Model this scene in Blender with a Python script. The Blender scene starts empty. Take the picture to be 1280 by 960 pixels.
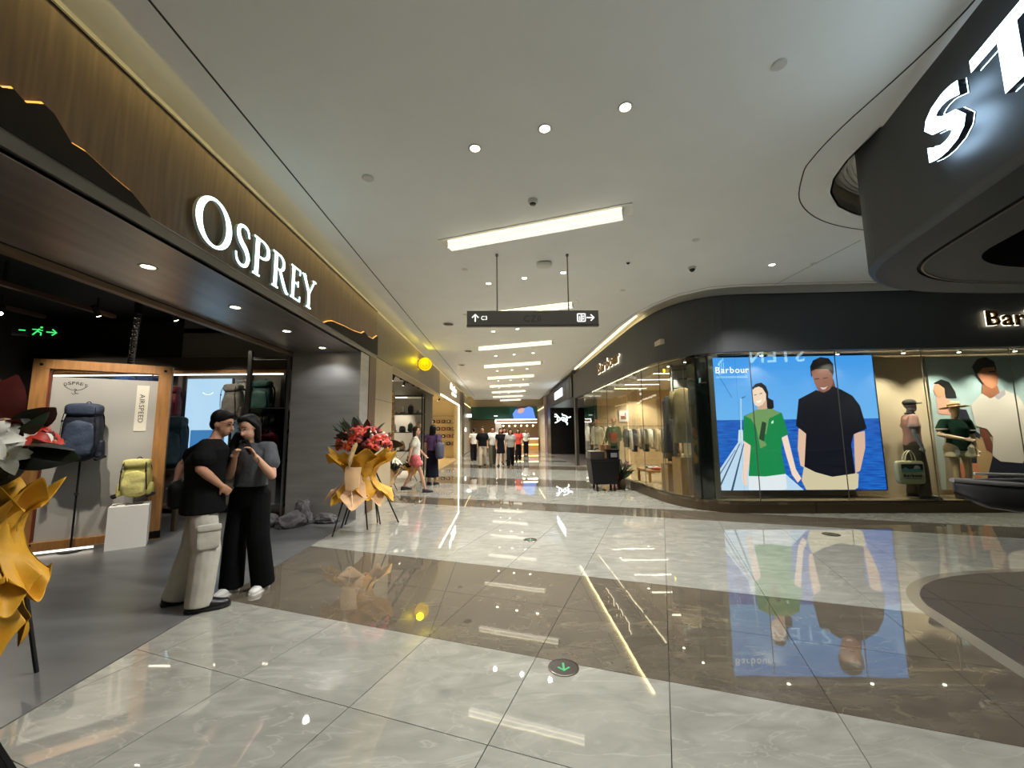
import bpy, bmesh, math, random
from mathutils import Vector, Matrix, noise
random.seed(7)
sc = bpy.context.scene
COL = sc.collection
PI = math.pi
# ------------------------------------------------------------------ camera
cam = bpy.data.cameras.new('camera'); camo = bpy.data.objects.new('camera', cam); COL.objects.link(camo)
A = ((0.99972034, -0.02101252, -0.01084947), (-0.00832618, 0.1166528, -0.99313785), (0.02213395, 0.99295045, 0.11644522))
camo.matrix_world = Matrix(((A[0][0], -A[1][0], -A[2][0], 0), (A[0][1], -A[1][1], -A[2][1], 0), (A[0][2], -A[1][2], -A[2][2], 1.5), (0, 0, 0, 1)))
cam.sensor_width = 36; cam.lens = 36 * 509.52 / 1280; cam.clip_start = .05; cam.clip_end = 200
sc.camera = camo
# ------------------------------------------------------------------ world, exposure
w = bpy.data.worlds.new('world'); sc.world = w; w.use_nodes = True
w.node_tree.nodes['Background'].inputs[0].default_value = (1, .95, .88, 1)
w.node_tree.nodes['Background'].inputs[1].default_value = .04
vs = sc.view_settings
vs.view_transform = 'Standard'; vs.look = 'None'; vs.gamma = 1; vs.use_curve_mapping = False; vs.exposure = 0.15
sc.cycles.max_bounces = 8; sc.cycles.diffuse_bounces = 4; sc.cycles.glossy_bounces = 4
sc.cycles.transparent_max_bounces = 12; sc.cycles.sample_clamp_indirect = 6; sc.cycles.caustics_reflective = False
LIN = 1.05      # linear ceiling lights
DOWN = 25.0    # downlight discs
SPOTW = 250.0   # downlight beams, watts

# ------------------------------------------------------------------ helpers
def lin(c):
    return tuple((x / 255 / 12.92 if x / 255 <= .04045 else ((x / 255 + .055) / 1.055) ** 2.4) for x in c)
MATS = {}
def M(name, col=(128, 128, 128), rough=.5, metal=0., var=0., scale=6., stretch=(1, 1, 1), bump=0., bscale=None, emit=0., ecol=None, ior=1.5, space='Object', spec=.5, coat=0.):
    if name in MATS: return MATS[name]
    m = bpy.data.materials.new(name); m.use_nodes = True; nt = m.node_tree; b = nt.nodes['Principled BSDF']
    c = lin(col)
    b.inputs['Base Color'].default_value = (*c, 1); b.inputs['Roughness'].default_value = rough; b.inputs['Metallic'].default_value = metal
    b.inputs['IOR'].default_value = ior; b.inputs['Specular IOR Level'].default_value = spec; b.inputs['Coat Weight'].default_value = coat
    if emit:
        e = lin(ecol) if ecol else c
        b.inputs['Emission Color'].default_value = (*e, 1); b.inputs['Emission Strength'].default_value = emit
    if var or bump:
        tc = nt.nodes.new('ShaderNodeTexCoord'); mp = nt.nodes.new('ShaderNodeMapping'); mp.inputs['Scale'].default_value = stretch
        if space == 'World':
            g = nt.nodes.new('ShaderNodeNewGeometry'); nt.links.new(g.outputs['Position'], mp.inputs[0])
        else: nt.links.new(tc.outputs[space], mp.inputs[0])
        nz = nt.nodes.new('ShaderNodeTexNoise'); nz.inputs['Scale'].default_value = scale; nz.inputs['Detail'].default_value = 5
        nt.links.new(mp.outputs[0], nz.inputs[0])
        if var:
            r = nt.nodes.new('ShaderNodeValToRGB')
            r.color_ramp.elements[0].position = .3; r.color_ramp.elements[1].position = .7
            r.color_ramp.elements[0].color = (*[x * (1 - var) for x in c], 1); r.color_ramp.elements[1].color = (*[min(1, x * (1 + var)) for x in c], 1)
            nt.links.new(nz.outputs[0], r.inputs[0]); nt.links.new(r.outputs[0], b.inputs['Base Color'])
        if bump:
            n2 = nz
            if bscale:
                n2 = nt.nodes.new('ShaderNodeTexNoise'); n2.inputs['Scale'].default_value = bscale; nt.links.new(mp.outputs[0], n2.inputs[0])
            bp = nt.nodes.new('ShaderNodeBump'); bp.inputs['Strength'].default_value = bump; bp.inputs['Distance'].default_value = .02
            nt.links.new(n2.outputs[0], bp.inputs['Height']); nt.links.new(bp.outputs[0], b.inputs['Normal'])
    MATS[name] = m; return m
def E(name, col, s):
    return M(name, (10, 10, 10), emit=s, ecol=col)
def glass(name, tint=(235, 240, 236), refl=.05):
    if name in MATS: return MATS[name]
    m = bpy.data.materials.new(name); m.use_nodes = True; nt = m.node_tree; nt.nodes.clear()
    o = nt.nodes.new('ShaderNodeOutputMaterial'); mx = nt.nodes.new('ShaderNodeMixShader'); t = nt.nodes.new('ShaderNodeBsdfTransparent'); g = nt.nodes.new('ShaderNodeBsdfGlossy')
    fr = nt.nodes.new('ShaderNodeLayerWeight'); fr.inputs[0].default_value = .5
    pw = nt.nodes.new('ShaderNodeMath'); pw.operation = 'POWER'; pw.inputs[1].default_value = 4.5
    ml = nt.nodes.new('ShaderNodeMath'); ml.operation = 'MULTIPLY_ADD'; ml.inputs[1].default_value = .5; ml.inputs[2].default_value = refl
    cl = nt.nodes.new('ShaderNodeClamp')
    t.inputs[0].default_value = (*lin(tint), 1); g.inputs['Roughness'].default_value = .0; g.inputs[0].default_value = (.9, .9, .9, 1)
    nt.links.new(fr.outputs['Facing'], pw.inputs[0]); nt.links.new(pw.outputs[0], ml.inputs[0]); nt.links.new(ml.outputs[0], cl.inputs[0]); nt.links.new(cl.outputs[0], mx.inputs[0])
    nt.links.new(t.outputs[0], mx.inputs[1]); nt.links.new(g.outputs[0], mx.inputs[2]); nt.links.new(mx.outputs[0], o.inputs[0])
    MATS[name] = m; return m
def marble(name, base, vein, dark, rough=.02, ior=2.45):
    m = bpy.data.materials.new(name); m.use_nodes = True; nt = m.node_tree; b = nt.nodes['Principled BSDF']
    N = nt.nodes.new; L = nt.links.new
    g = N('ShaderNodeNewGeometry'); oi = N('ShaderNodeObjectInfo'); add = N('ShaderNodeVectorMath'); sc_ = N('ShaderNodeVectorMath'); sc_.operation = 'SCALE'
    cx = N('ShaderNodeCombineXYZ'); L(oi.outputs['Random'], cx.inputs[0]); L(oi.outputs['Random'], cx.inputs[1]); L(cx.outputs[0], sc_.inputs[0]); sc_.inputs['Scale'].default_value = 17
    L(g.outputs['Position'], add.inputs[0]); L(sc_.outputs[0], add.inputs[1])
    mp = N('ShaderNodeMapping'); mp.inputs['Rotation'].default_value = (0, 0, .9); mp.inputs['Scale'].default_value = (1, 2.2, 1); L(add.outputs[0], mp.inputs[0])
    n1 = N('ShaderNodeTexNoise'); n1.inputs['Scale'].default_value = 3.2; n1.inputs['Detail'].default_value = 9; n1.inputs['Distortion'].default_value = 1.1; L(mp.outputs[0], n1.inputs[0])
    r1 = N('ShaderNodeValToRGB'); r1.color_ramp.elements[0].position = .25; r1.color_ramp.elements[1].position = .75
    r1.color_ramp.elements[0].color = (*lin(dark), 1); r1.color_ramp.elements[1].color = (*lin(base), 1); L(n1.outputs[0], r1.inputs[0])
    n2 = N('ShaderNodeTexNoise'); n2.inputs['Scale'].default_value = 1.4; n2.inputs['Detail'].default_value = 6; n2.inputs['Distortion'].default_value = 1.6; L(mp.outputs[0], n2.inputs[0])
    r2 = N('ShaderNodeValToRGB'); e = r2.color_ramp.elements; e[0].position = .485; e[0].color = (0, 0, 0, 1); e[1].position = .5; e[1].color = (1, 1, 1, 1)
    x = e.new(.515); x.color = (0, 0, 0, 1); L(n2.outputs[0], r2.inputs[0])
    n3 = N('ShaderNodeTexNoise'); n3.inputs['Scale'].default_value = .9; L(mp.outputs[0], n3.inputs[0])
    mm = N('ShaderNodeMath'); mm.operation = 'MULTIPLY'; mm.use_clamp = True; n3.inputs['Detail'].default_value = 0; L(r2.outputs[0], mm.inputs[0]); L(n3.outputs[0], mm.inputs[1])
    m2 = N('ShaderNodeMath'); m2.operation = 'MULTIPLY'; m2.inputs[1].default_value = .55; L(mm.outputs[0], m2.inputs[0])
    mx = N('ShaderNodeMixRGB'); L(m2.outputs[0], mx.inputs[0]); L(r1.outputs[0], mx.inputs[1]); mx.inputs[2].default_value = (*lin(vein), 1)
    L(mx.outputs[0], b.inputs['Base Color']); b.inputs['Roughness'].default_value = rough; b.inputs['IOR'].default_value = ior
    nb = N('ShaderNodeTexNoise'); nb.inputs['Scale'].default_value = 2.5; L(g.outputs['Position'], nb.inputs[0])
    bp = N('ShaderNodeBump'); bp.inputs['Strength'].default_value = .02; bp.inputs['Distance'].default_value = .02; L(nb.outputs[0], bp.inputs['Height']); L(bp.outputs[0], b.inputs['Normal'])
    MATS[name] = m; return m

class MB:
    def __init__(s): s.v = []; s.f = []; s.m = []; s.mi = 0
    def add(s, vs, fs):
        o = len(s.v); s.v += [tuple(x) for x in vs]; s.f += [tuple(i + o for i in f) for f in fs]; s.m += [s.mi] * len(fs); return s
    def bx(s, x0, x1, y0, y1, z0, z1):
        v = [(x, y, z) for z in (z0, z1) for y in (y0, y1) for x in (x0, x1)]
        return s.add(v, [(0, 2, 3, 1), (4, 5, 7, 6), (0, 1, 5, 4), (2, 6, 7, 3), (0, 4, 6, 2), (1, 3, 7, 5)])
    def box(s, c, d, R=None):
        h = Vector(d) / 2; n = len(s.v); s.bx(-h.x, h.x, -h.y, h.y, -h.z, h.z)
        for i in range(n, len(s.v)):
            p = Vector(s.v[i]); p = (R @ p if R else p) + Vector(c); s.v[i] = tuple(p)
        return s
    def beam(s, a, b, w, t, up=(0, 0, 1)):
        a = Vector(a); b = Vector(b); d = b - a; L = d.length; z = d.normalized(); u = Vector(up)
        if abs(z.dot(u)) > .99: u = Vector((0, 1, 0))
        x = z.cross(u).normalized(); y = z.cross(x)
        return s.box((a + b) / 2, (w, t, L), Matrix((x, y, z)).transposed())
    def tube(s, pts, r, n=8, cap=True, flat=1.0, up=None):
        pts = [Vector(p) for p in pts]; rs = r if isinstance(r, (list, tuple)) else [r] * len(pts)
        rings = []; prev = None
        for i, p in enumerate(pts):
            d = (pts[min(i + 1, len(pts) - 1)] - pts[max(i - 1, 0)]).normalized()
            u = Vector(up) if up else (prev if prev is not None else (Vector((0, 0, 1)) if abs(d.z) < .9 else Vector((1, 0, 0))))
            x = d.cross(u)
            x = x.normalized() if x.length > 1e-6 else d.orthogonal().normalized()
            y = x.cross(d).normalized(); prev = y
            rings.append([p + (x * math.cos(2 * PI * k / n) + y * math.sin(2 * PI * k / n) * flat) * rs[i] for k in range(n)])
        vs = [q for rg in rings for q in rg]; fs = []
        for i in range(len(pts) - 1):
            for k in range(n): fs.append((i * n + k, i * n + (k + 1) % n, (i + 1) * n + (k + 1) % n, (i + 1) * n + k))
        if cap: fs += [tuple(range(n))[::-1], tuple((len(pts) - 1) * n + k for k in range(n))]
        return s.add(vs, fs)
    def ball(s, c, r, n=12, m=8, R=None, e=1.0):
        if not isinstance(r, (list, tuple)): r = (r, r, r)
        def sp(x): return math.copysign(abs(x) ** e, x)
        vs = []; c = Vector(c)
        for j in range(m + 1):
            t = PI * j / m
            for k in range(n):
                a = 2 * PI * k / n
                p = Vector((sp(math.sin(t)) * sp(math.cos(a)) * r[0], sp(math.sin(t)) * sp(math.sin(a)) * r[1], sp(math.cos(t)) * r[2]))
                vs.append((R @ p if R else p) + c)
        fs = []
        for j in range(m):
            for k in range(n):
                q = (j * n + k, (j + 1) * n + k, (j + 1) * n + (k + 1) % n, j * n + (k + 1) % n)
                if j == 0: q = (q[0], q[1], q[2])
                elif j == m - 1: q = (q[0], q[1], q[3])
                fs.append(q)
        return s.add(vs, fs)
    def prism(s, poly, z0, z1):
        n = len(poly); vs = [(x, y, z0) for x, y in poly] + [(x, y, z1) for x, y in poly]
        return s.add(vs, [tuple(range(n))[::-1], tuple(range(n, 2 * n))] + [(i, (i + 1) % n, n + (i + 1) % n, n + i) for i in range(n)])
    def wall(s, path, z0, z1, t, closed=False):
        """vertical band along a plan path, thickened by t to the left of the path"""
        P = [Vector((x, y)) for x, y in path]; n = len(P); O = []
        for i in range(n):
            a = P[i - 1] if (i or closed) else P[i]; b = P[(i + 1) % n] if (i < n - 1 or closed) else P[i]
            d = (b - a).normalized(); O.append(P[i] + Vector((-d.y, d.x)) * t)
        vs = []
        for p, o in zip(P, O): vs += [(p.x, p.y, z0), (p.x, p.y, z1), (o.x, o.y, z1), (o.x, o.y, z0)]
        fs = []
        for i in range(n if closed else n - 1):
            a = i * 4; b = ((i + 1) % n) * 4
            fs += [(a, b, b + 1, a + 1), (a + 1, b + 1, b + 2, a + 2), (a + 2, b + 2, b + 3, a + 3), (a + 3, b + 3, b, a)]
        if not closed: fs += [(0, 1, 2, 3), ((n - 1) * 4 + 3, (n - 1) * 4 + 2, (n - 1) * 4 + 1, (n - 1) * 4)]
        return s.add(vs, fs)
    def lathe(s, prof, n=20, c=(0, 0, 0)):
        vs = [(c[0] + r * math.cos(2 * PI * k / n), c[1] + r * math.sin(2 * PI * k / n), c[2] + z) for r, z in prof for k in range(n)]
        fs = [(i * n + k, i * n + (k + 1) % n, (i + 1) * n + (k + 1) % n, (i + 1) * n + k) for i in range(len(prof) - 1) for k in range(n)]
        return s.add(vs, fs)
    def loft(s, rings):
        n = len(rings[0]); vs = [p for r in rings for p in r]
        fs = [(i * n + k, i * n + (k + 1) % n, (i + 1) * n + (k + 1) % n, (i + 1) * n + k) for i in range(len(rings) - 1) for k in range(n)]
        return s.add(vs, fs + [tuple(range(n))[::-1], tuple((len(rings) - 1) * n + k for k in range(n))])
    def plate(s, poly, fr, d0, d1):
        """polygon (a,b) in a frame fr=(origin, a-axis, b-axis), extruded from d0 to d1 along the frame normal"""
        o, a, b = [Vector(q) for q in fr]; nn = a.cross(b).normalized(); n = len(poly)
        vs = [o + a * p + b * q + nn * d for d in (d0, d1) for p, q in poly]
        return s.add(vs, [tuple(range(n))[::-1], tuple(range(n, 2 * n))] + [(i, (i + 1) % n, n + (i + 1) % n, n + i) for i in range(n)])
    def ribbon(s, pts, ws, fr, d0, d1):
        P = [Vector(p) for p in pts]; ws = ws if isinstance(ws, (list, tuple)) else [ws] * len(P); Lf = []; Rt = []
        for i, p in enumerate(P):
            d = (P[min(i + 1, len(P) - 1)] - P[max(i - 1, 0)]).normalized(); nn = Vector((-d.y, d.x)) * ws[i] / 2; Lf.append(p + nn); Rt.append(p - nn)
        for i in range(len(P) - 1):
            s.plate([Rt[i], Rt[i + 1], Lf[i + 1], Lf[i]], fr, d0, d1)
        return s
    def mesh(s, name, mats, smooth=False):
        me = bpy.data.meshes.new(name); me.from_pydata(s.v, [], s.f)
        for m in (mats if isinstance(mats, (list, tuple)) else [mats]): me.materials.append(m)
        if len(set(s.m)) > 1: me.polygons.foreach_set('material_index', s.m)
        bm = bmesh.new(); bm.from_mesh(me); bmesh.ops.recalc_face_normals(bm, faces=bm.faces[:]); bm.to_mesh(me); bm.free()
        if smooth: me.polygons.foreach_set('use_smooth', [True] * len(me.polygons))
        me.update(); return me
    def build(s, name, mats, parent=None, loc=(0, 0, 0), rot=(0, 0, 0), smooth=False):
        return put(name, s.mesh(name, mats, smooth), parent, loc, rot)
def put(name, me, parent=None, loc=(0, 0, 0), rot=(0, 0, 0)):
    o = bpy.data.objects.new(name, me); COL.objects.link(o); o.location = loc; o.rotation_euler = rot
    if parent: o.parent = parent
    return o
def tag(o, label=None, cat=None, group=None, kind=None):
    if label: o['label'] = label
    if cat: o['category'] = cat
    if group: o['group'] = group
    if kind: o['kind'] = kind
    return o
def thing(name, label, cat, loc=(0, 0, 0), rz=0, group=None):
    return tag(put(name, None, None, loc, (0, 0, rz)), label, cat, group)
def struct(name, mb, mat, label=None, cat=None, smooth=False):
    o = mb.build(name, mat, smooth=smooth) if mb else put(name, None); return tag(o, label, cat, kind='structure')
def dup(root, loc, rz=None, label=None, scale=None):
    r = root.copy(); COL.objects.link(r); r.location = loc
    if rz is not None: r.rotation_euler = (0, 0, rz)
    if scale: r.scale = scale
    if label: r['label'] = label
    for ch in list(root.children):
        c = ch.copy(); COL.objects.link(c); c.parent = r
        for g in ch.children:
            d = g.copy(); COL.objects.link(d); d.parent = c
    return r
def bez(pts, n=8):
    """Catmull-Rom through points"""
    P = [Vector(p) for p in pts]; out = []
    for i in range(len(P) - 1):
        a = P[max(i - 1, 0)]; b = P[i]; c = P[i + 1]; d = P[min(i + 2, len(P) - 1)]
        for k in range(n):
            t = k / n; out.append(.5 * ((2 * b) + (c - a) * t + (2 * a - 5 * b + 4 * c - d) * t * t + (3 * b - a - 3 * c + d) * t ** 3))
    return out + [P[-1]]
def text_mesh(body, size, ext=.0, bold=0.):
    c = bpy.data.curves.new('t', 'FONT'); c.body = body; c.size = size; c.extrude = ext; c.offset = bold; c.resolution_u = 3
    o = bpy.data.objects.new('t', c); COL.objects.link(o); bpy.context.view_layer.update()
    me = bpy.data.meshes.new_from_object(o.evaluated_get(bpy.context.evaluated_depsgraph_get())); bpy.data.objects.remove(o); bpy.data.curves.remove(c)
    return me
def letters(body, height, width, ext, mat, parent, origin, ax, up, bold=0., name='letter', gap=.13, side=None):
    """each letter its own mesh, laid along ax from origin, total width given; the first letter's cap height = height"""
    ax = Vector(ax).normalized(); up = Vector(up).normalized(); nn = ax.cross(up)
    size = height / .729; ms = []; tot = 0
    for ch in body:
        if ch == ' ': ms.append((None, .3 * size)); tot += .3 * size; continue
        me = text_mesh(ch, size, ext / 2, bold * size); xs = [v.co.x for v in me.vertices]; x0, x1 = min(xs), max(xs)
        for v in me.vertices: v.co.x -= x0
        ms.append((me, x1 - x0)); tot += x1 - x0 + gap * size
    k = width / (tot - gap * size); x = 0; out = []
    for me, wd in ms:
        if me:
            me.transform(Matrix.Diagonal((k, 1, 1, 1))); me.materials.clear(); me.materials.append(mat)
            if side:
                me.materials.append(side); me.polygons.foreach_set('material_index', [0 if abs(p.normal.z) > .5 else 1 for p in me.polygons])
            R = Matrix((ax, up, nn)).transposed().to_4x4()
            o = put(name, me, parent); o.matrix_local = Matrix.Translation(Vector(origin) + ax * x) @ R; out.append(o)
        x += (wd + (gap * size if me else 0)) * k
    return out
def remesh(mb, vox, smooth=3, name='body'):
    me = mb.mesh(name, []) ; o = bpy.data.objects.new('tmp', me); COL.objects.link(o)
    r = o.modifiers.new('r', 'REMESH'); r.mode = 'VOXEL'; r.voxel_size = vox
    if smooth: s = o.modifiers.new('s', 'SMOOTH'); s.factor = .5; s.iterations = smooth
    bpy.context.view_layer.update()
    out = bpy.data.meshes.new_from_object(o.evaluated_get(bpy.context.evaluated_depsgraph_get()))
    bpy.data.objects.remove(o); bpy.data.meshes.remove(me); out.name = name
    out.polygons.foreach_set('use_smooth', [True] * len(out.polygons)); return out
def cap(mb, a, b, ra, rb=None, n=10):
    rb = ra if rb is None else rb; a = Vector(a); b = Vector(b)
    mb.tube([a, b], [ra, rb], n); mb.ball(a, ra, n, 6); mb.ball(b, rb, n, 6); return mb
def chain(mb, pts, rs, n=10):
    for i in range(len(pts) - 1): cap(mb, pts[i], pts[i + 1], rs[i], rs[i + 1], n)
    return mb
def ellring(c, rx, ry, n=16, rz=0, e=1.0):
    cx, cy, cz = c; out = []
    for k in range(n):
        a = 2 * PI * k / n; x = math.copysign(abs(math.cos(a)) ** e, math.cos(a)) * rx; y = math.copysign(abs(math.sin(a)) ** e, math.sin(a)) * ry
        out.append(Vector((cx + x * math.cos(rz) - y * math.sin(rz), cy + x * math.sin(rz) + y * math.cos(rz), cz)))
    return out
# ------------------------------------------------------------------ materials of the building
T_LIGHT = marble('tile_light', (164, 163, 153), (196, 194, 182), (136, 135, 126))
T_DARK = marble('tile_dark', (106, 98, 85), (140, 130, 106), (86, 79, 68))
GROUT = M('grout', (40, 38, 34), .8)
CEIL = M('ceiling_paint', (234, 235, 232), .75, var=.02, scale=2)
GROOVE = M('shadow_gap', (45, 46, 45), .8)
CONC = M('shop_floor_cement', (96, 97, 97), .3, var=.18, scale=1.6, stretch=(1, 3, 1), space='World')
WOODF = M('fascia_wood', (104, 82, 58), .45, var=.28, scale=3, stretch=(1, 9, .55), space='World')
WOODG = M('grey_wood', (118, 106, 88), .5, var=.16, scale=4, stretch=(1, 10, .4), space='World')
CREAM = M('cream_wood', (176, 160, 128), .5, var=.08, scale=4, stretch=(1, 8, .5), space='World')
STEEL = M('dark_steel', (186, 183, 178), .45, .6, var=.12, scale=1.5, stretch=(1, 1, 6), space='World')
STEELS = M('soffit_steel', (156, 148, 140), .34, .7, var=.2, scale=1.2, stretch=(5, .6, 1), space='World')
TRIMM = M('trim_metal', (120, 116, 110), .35, 1.)
BLACK = M('matte_black', (14, 14, 15), .7)
CHAR = M('charcoal_fascia', (66, 68, 70), .5, var=.05, scale=2)
CHARK = M('kiosk_charcoal', (56, 58, 60), .55, var=.1, scale=2)
BROWN = M('bronze_plinth', (84, 72, 54), .35, .6)
OAK = M('oak', (158, 112, 62), .5, var=.22, scale=5, stretch=(6, 6, .6))
OAK2 = M('display_oak', (160, 114, 62), .5, var=.16, scale=5, stretch=(5, 5, .5))
WARM = E('warm_led', (255, 226, 150), 5)
WARMS = E('warm_led_soft', (255, 222, 160), 2.2)
WHITEL = E('white_led', (255, 250, 238), 6)
BEIGE = M('beige_wall', (196, 178, 150), .7, var=.03, scale=2)
WHITE = M('white_paint', (225, 224, 218), .6)
# ------------------------------------------------------------------ floor tiles
TH = math.radians(21.25); CT, ST = math.cos(TH), math.sin(TH); TU, TV = .8325, .8165; U0, V0 = -.032, 1.98
BPATH0 = [(3.35, 18.3), (3.35, 16), (3.33, 14), (3.31, 12), (3.30, 10.6), (3.31, 9.6), (3.36, 8.8), (3.5, 8.2), (3.72, 7.8), (4.1, 7.52), (4.6, 7.42), (5.3, 7.36), (6.7, 7.29), (8, 7.21), (9.5, 7.13), (12.5, 6.96)]
base = MB().bx(-2.62, 3.35, -3, 40, -.06, -.012).bx(3.35, 12.5, -3, 7.6, -.06, -.012)
floor = struct('floor', base, GROUT, 'glossy marble tile floor of the mall corridor in light and dark bands')
def isdark(k):
    return k in (1, 2) or k == 7 or k in (11, 12) or k in (17, 18) or k == 22 or k in (26, 27) or k in (32, 33) or k in (38, 39)
def clip(poly, a, b, c):
    out = []
    for i in range(len(poly)):
        p, q = poly[i], poly[(i + 1) % len(poly)]; dp = a * p[0] + b * p[1] - c; dq = a * q[0] + b * q[1] - c
        if dp <= 0: out.append(p)
        if dp * dq < 0: t = dp / (dp - dq); out.append((p[0] + (q[0] - p[0]) * t, p[1] + (q[1] - p[1]) * t))
    return out
def area(p): return abs(sum(p[i][0] * p[(i + 1) % len(p)][1] - p[(i + 1) % len(p)][0] * p[i][1] for i in range(len(p)))) / 2 if len(p) > 2 else 0
full = {}
g = .0022; near = []; far = {0: MB(), 1: MB()}
for i in range(-24, 14):
    for k in range(-7, 46):
        c = (U0 + (i + .5) * TU, V0 + (k + .5) * TV); wx, wy = c[0] * CT + c[1] * ST, -c[0] * ST + c[1] * CT
        if not (-3.4 < wx < 12.3 and -2.4 < wy < 36) or (wx > 4.2 and wy > 8.3): continue
        hx, hy = TU / 2 - g, TV / 2 - g
        q = [(wx + x * CT + y * ST, wy - x * ST + y * CT) for x, y in ((-hx, -hy), (hx, -hy), (hx, hy), (-hx, hy))]
        p = clip(q, -1, 0, 2.615)
        p = clip(p, 1, 0, 12.4) if p else p
        if area(p) < .004: continue
        near.append((wx * wx * .5 + wy * wy + (200 if wy < .6 else 0), wx, wy, p, area(p) > TU * TV * .985, isdark(k)))
near.sort(key=lambda t: t[0])
for n_, (d, wx, wy, p, whole, dk) in enumerate(near):
    mt = T_DARK if dk else T_LIGHT
    if n_ < 290:
        if whole:
            if dk not in full: full[dk] = MB().bx(-TU / 2 + g, TU / 2 - g, -TV / 2 + g, TV / 2 - g, -.012, 0).mesh('tile', mt)
            put('tile', full[dk], floor, (wx, wy, 0), (0, 0, -TH))
        else: MB().prism(p, -.012, 0).build('tile', mt, floor)
    else: far[int(dk)].prism(p, -.012, 0)
for dk in (0, 1): tag(far[dk].build('far_tiles', T_DARK if dk else T_LIGHT, floor), kind='stuff')
struct('floor_shop', MB().bx(-10, -2.62, -3, 8.36, -.06, .004), CONC, 'matte grey cement floor inside the backpack shop')
struct('floor_shop_2', MB().bx(-8, -2.62, 8.36, 17.0, -.06, .002), M('shop2_floor', (176, 168, 152), .25, var=.06, scale=3), 'pale floor inside the shop with the yellow sign')
struct('floor_shop_3', MB().bx(-8, -2.62, 17.0, 27.4, -.06, .002), M('shop3_floor', (196, 170, 120), .2, var=.06, scale=3), 'warm floor inside the white framed shop')
# kiosk inset floor
KP = [(2.3, .3), (2.62, 1.2), (2.98, 2.2), (3.2, 2.85), (3.36, 3.3), (3.5, 3.62), (3.72, 3.9), (4.05, 4.13), (4.5, 4.3), (5.1, 4.38), (6, 4.4), (7.5, 4.35), (8.6, 4.25), (9.1, 4.0), (9.3, 3.5), (9.35, 2.2), (9.3, .3)]
KC = [tuple(p[:2]) for p in bez([(x, y, 0) for x, y in KP], 4)]
def offset(path, d, closed=True):
    P = [Vector(p) for p in path]; n = len(P); out = []
    for i in range(n):
        t = (P[(i + 1) % n] - P[i - 1]).normalized() if closed else (P[min(i + 1, n - 1)] - P[max(0, i - 1)]).normalized()
        out.append(tuple(P[i] + Vector((-t.y, t.x)) * d))
    return out
kf = struct('floor_kiosk', MB().prism(KC, -.01, .003), M('inset_rim', (120, 116, 104), .12), 'dark rounded floor inset under the kiosk canopy')
KIN = offset(KC, -.09)
kg = M('inset_tile', (62, 57, 53), .35, var=.1, scale=4, space='World')
for i in range(-4, 16):
    for k in range(-3, 12):
        c = (1.93 + .3 + (i + .5) * .8, (k + .5) * .6); wx, wy = c[0] * CT + c[1] * ST, -c[0] * ST + c[1] * CT
        q = [(wx + x * CT + y * ST, wy - x * ST + y * CT) for x, y in ((-.397, -.297), (.397, -.297), (.397, .297), (-.397, .297))]
        if wy < .3 or wx < 2.4: continue
        # clip to the (convex) inset outline
        for j in range(3, len(KIN) - 4):
            a, b = KIN[j], KIN[j + 1]
            if (b[0] - a[0]) ** 2 + (b[1] - a[1]) ** 2 < 1e-8: continue
            nx, ny = -(b[1] - a[1]), (b[0] - a[0])   # left of a clockwise path is outside
            q = clip(q, nx, ny, nx * a[0] + ny * a[1])
            if not q: break
        if q and area(q) > .01: MB().prism(q, .003, .007).build('tile', kg, kf)
# ------------------------------------------------------------------ ceiling
ZC = 4.1
CP = [(2.98, 36), (2.98, 14), (2.97, 11.5), (2.98, 10), (3.04, 9), (3.2, 8.2), (3.45, 7.65), (3.85, 7.28), (4.3, 7.14), (5.3, 7.06), (8, 6.9), (12.5, 6.62)]
outer = [(-2.35, -3), (-2.35, 36)] + CP + [(12.5, -3)]
hole = [(3.3, 3.2), (3.36, 3.45), (3.4, 3.65), (3.5, 3.92), (3.66, 4.16), (3.98, 4.44), (4.37, 4.63), (5, 4.74), (6.5, 4.78), (8, 4.6), (8.2, 3.6), (7.5, 3.3), (5, 3.1)]
bm = bmesh.new()
for loop in (outer, hole):
    vv = [bm.verts.new((x, y, ZC)) for x, y in loop]
    for i in range(len(vv)): bm.edges.new((vv[i], vv[(i + 1) % len(vv)]))
bmesh.ops.triangle_fill(bm, use_beauty=True, use_dissolve=False, edges=bm.edges[:])
r = bmesh.ops.extrude_face_region(bm, geom=bm.faces[:])
for v in r['geom']:
    if isinstance(v, bmesh.types.BMVert): v.co.z = ZC + .1
bmesh.ops.recalc_face_normals(bm, faces=bm.faces[:])
me = bpy.data.meshes.new('ceiling'); bm.to_mesh(me); bm.free(); me.materials.append(CEIL)
ceil = tag(put('ceiling', me), 'grey white plaster ceiling over the mall corridor', kind='structure')
MB().bx(-2.95, 12.6, -3.1, 36.1, 4.36, 4.44).build('cove_top', CEIL, ceil)
struct('trim_1', MB().bx(-2.113, -2.098, -3, 30, ZC - .003, ZC + .002), GROOVE, 'thin shadow gap running along the left side of the ceiling')
gp = bez([(2.2, .3, 0), (2.57, 1.2, 0), (2.93, 2.2, 0), (2.97, 3.2, 0), (3.02, 3.6, 0), (3.11, 3.85, 0), (3.45, 4.35, 0), (4.0, 4.75, 0), (4.7, 4.99, 0), (5.6, 5.08, 0), (8, 5.05, 0)], 6)
struct('trim_2', MB().wall([(p.x, p.y) for p in gp], ZC - .003, ZC + .002, .012), GROOVE, 'curved shadow gap in the ceiling around the kiosk canopy')
struct('trim_3', MB().wall([(5.0, 5.3), (4.95, 7.03)], ZC - .002, ZC + .002, .006), GROOVE, 'fine ceiling joint between the canopy and the charcoal shopfront')
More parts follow.
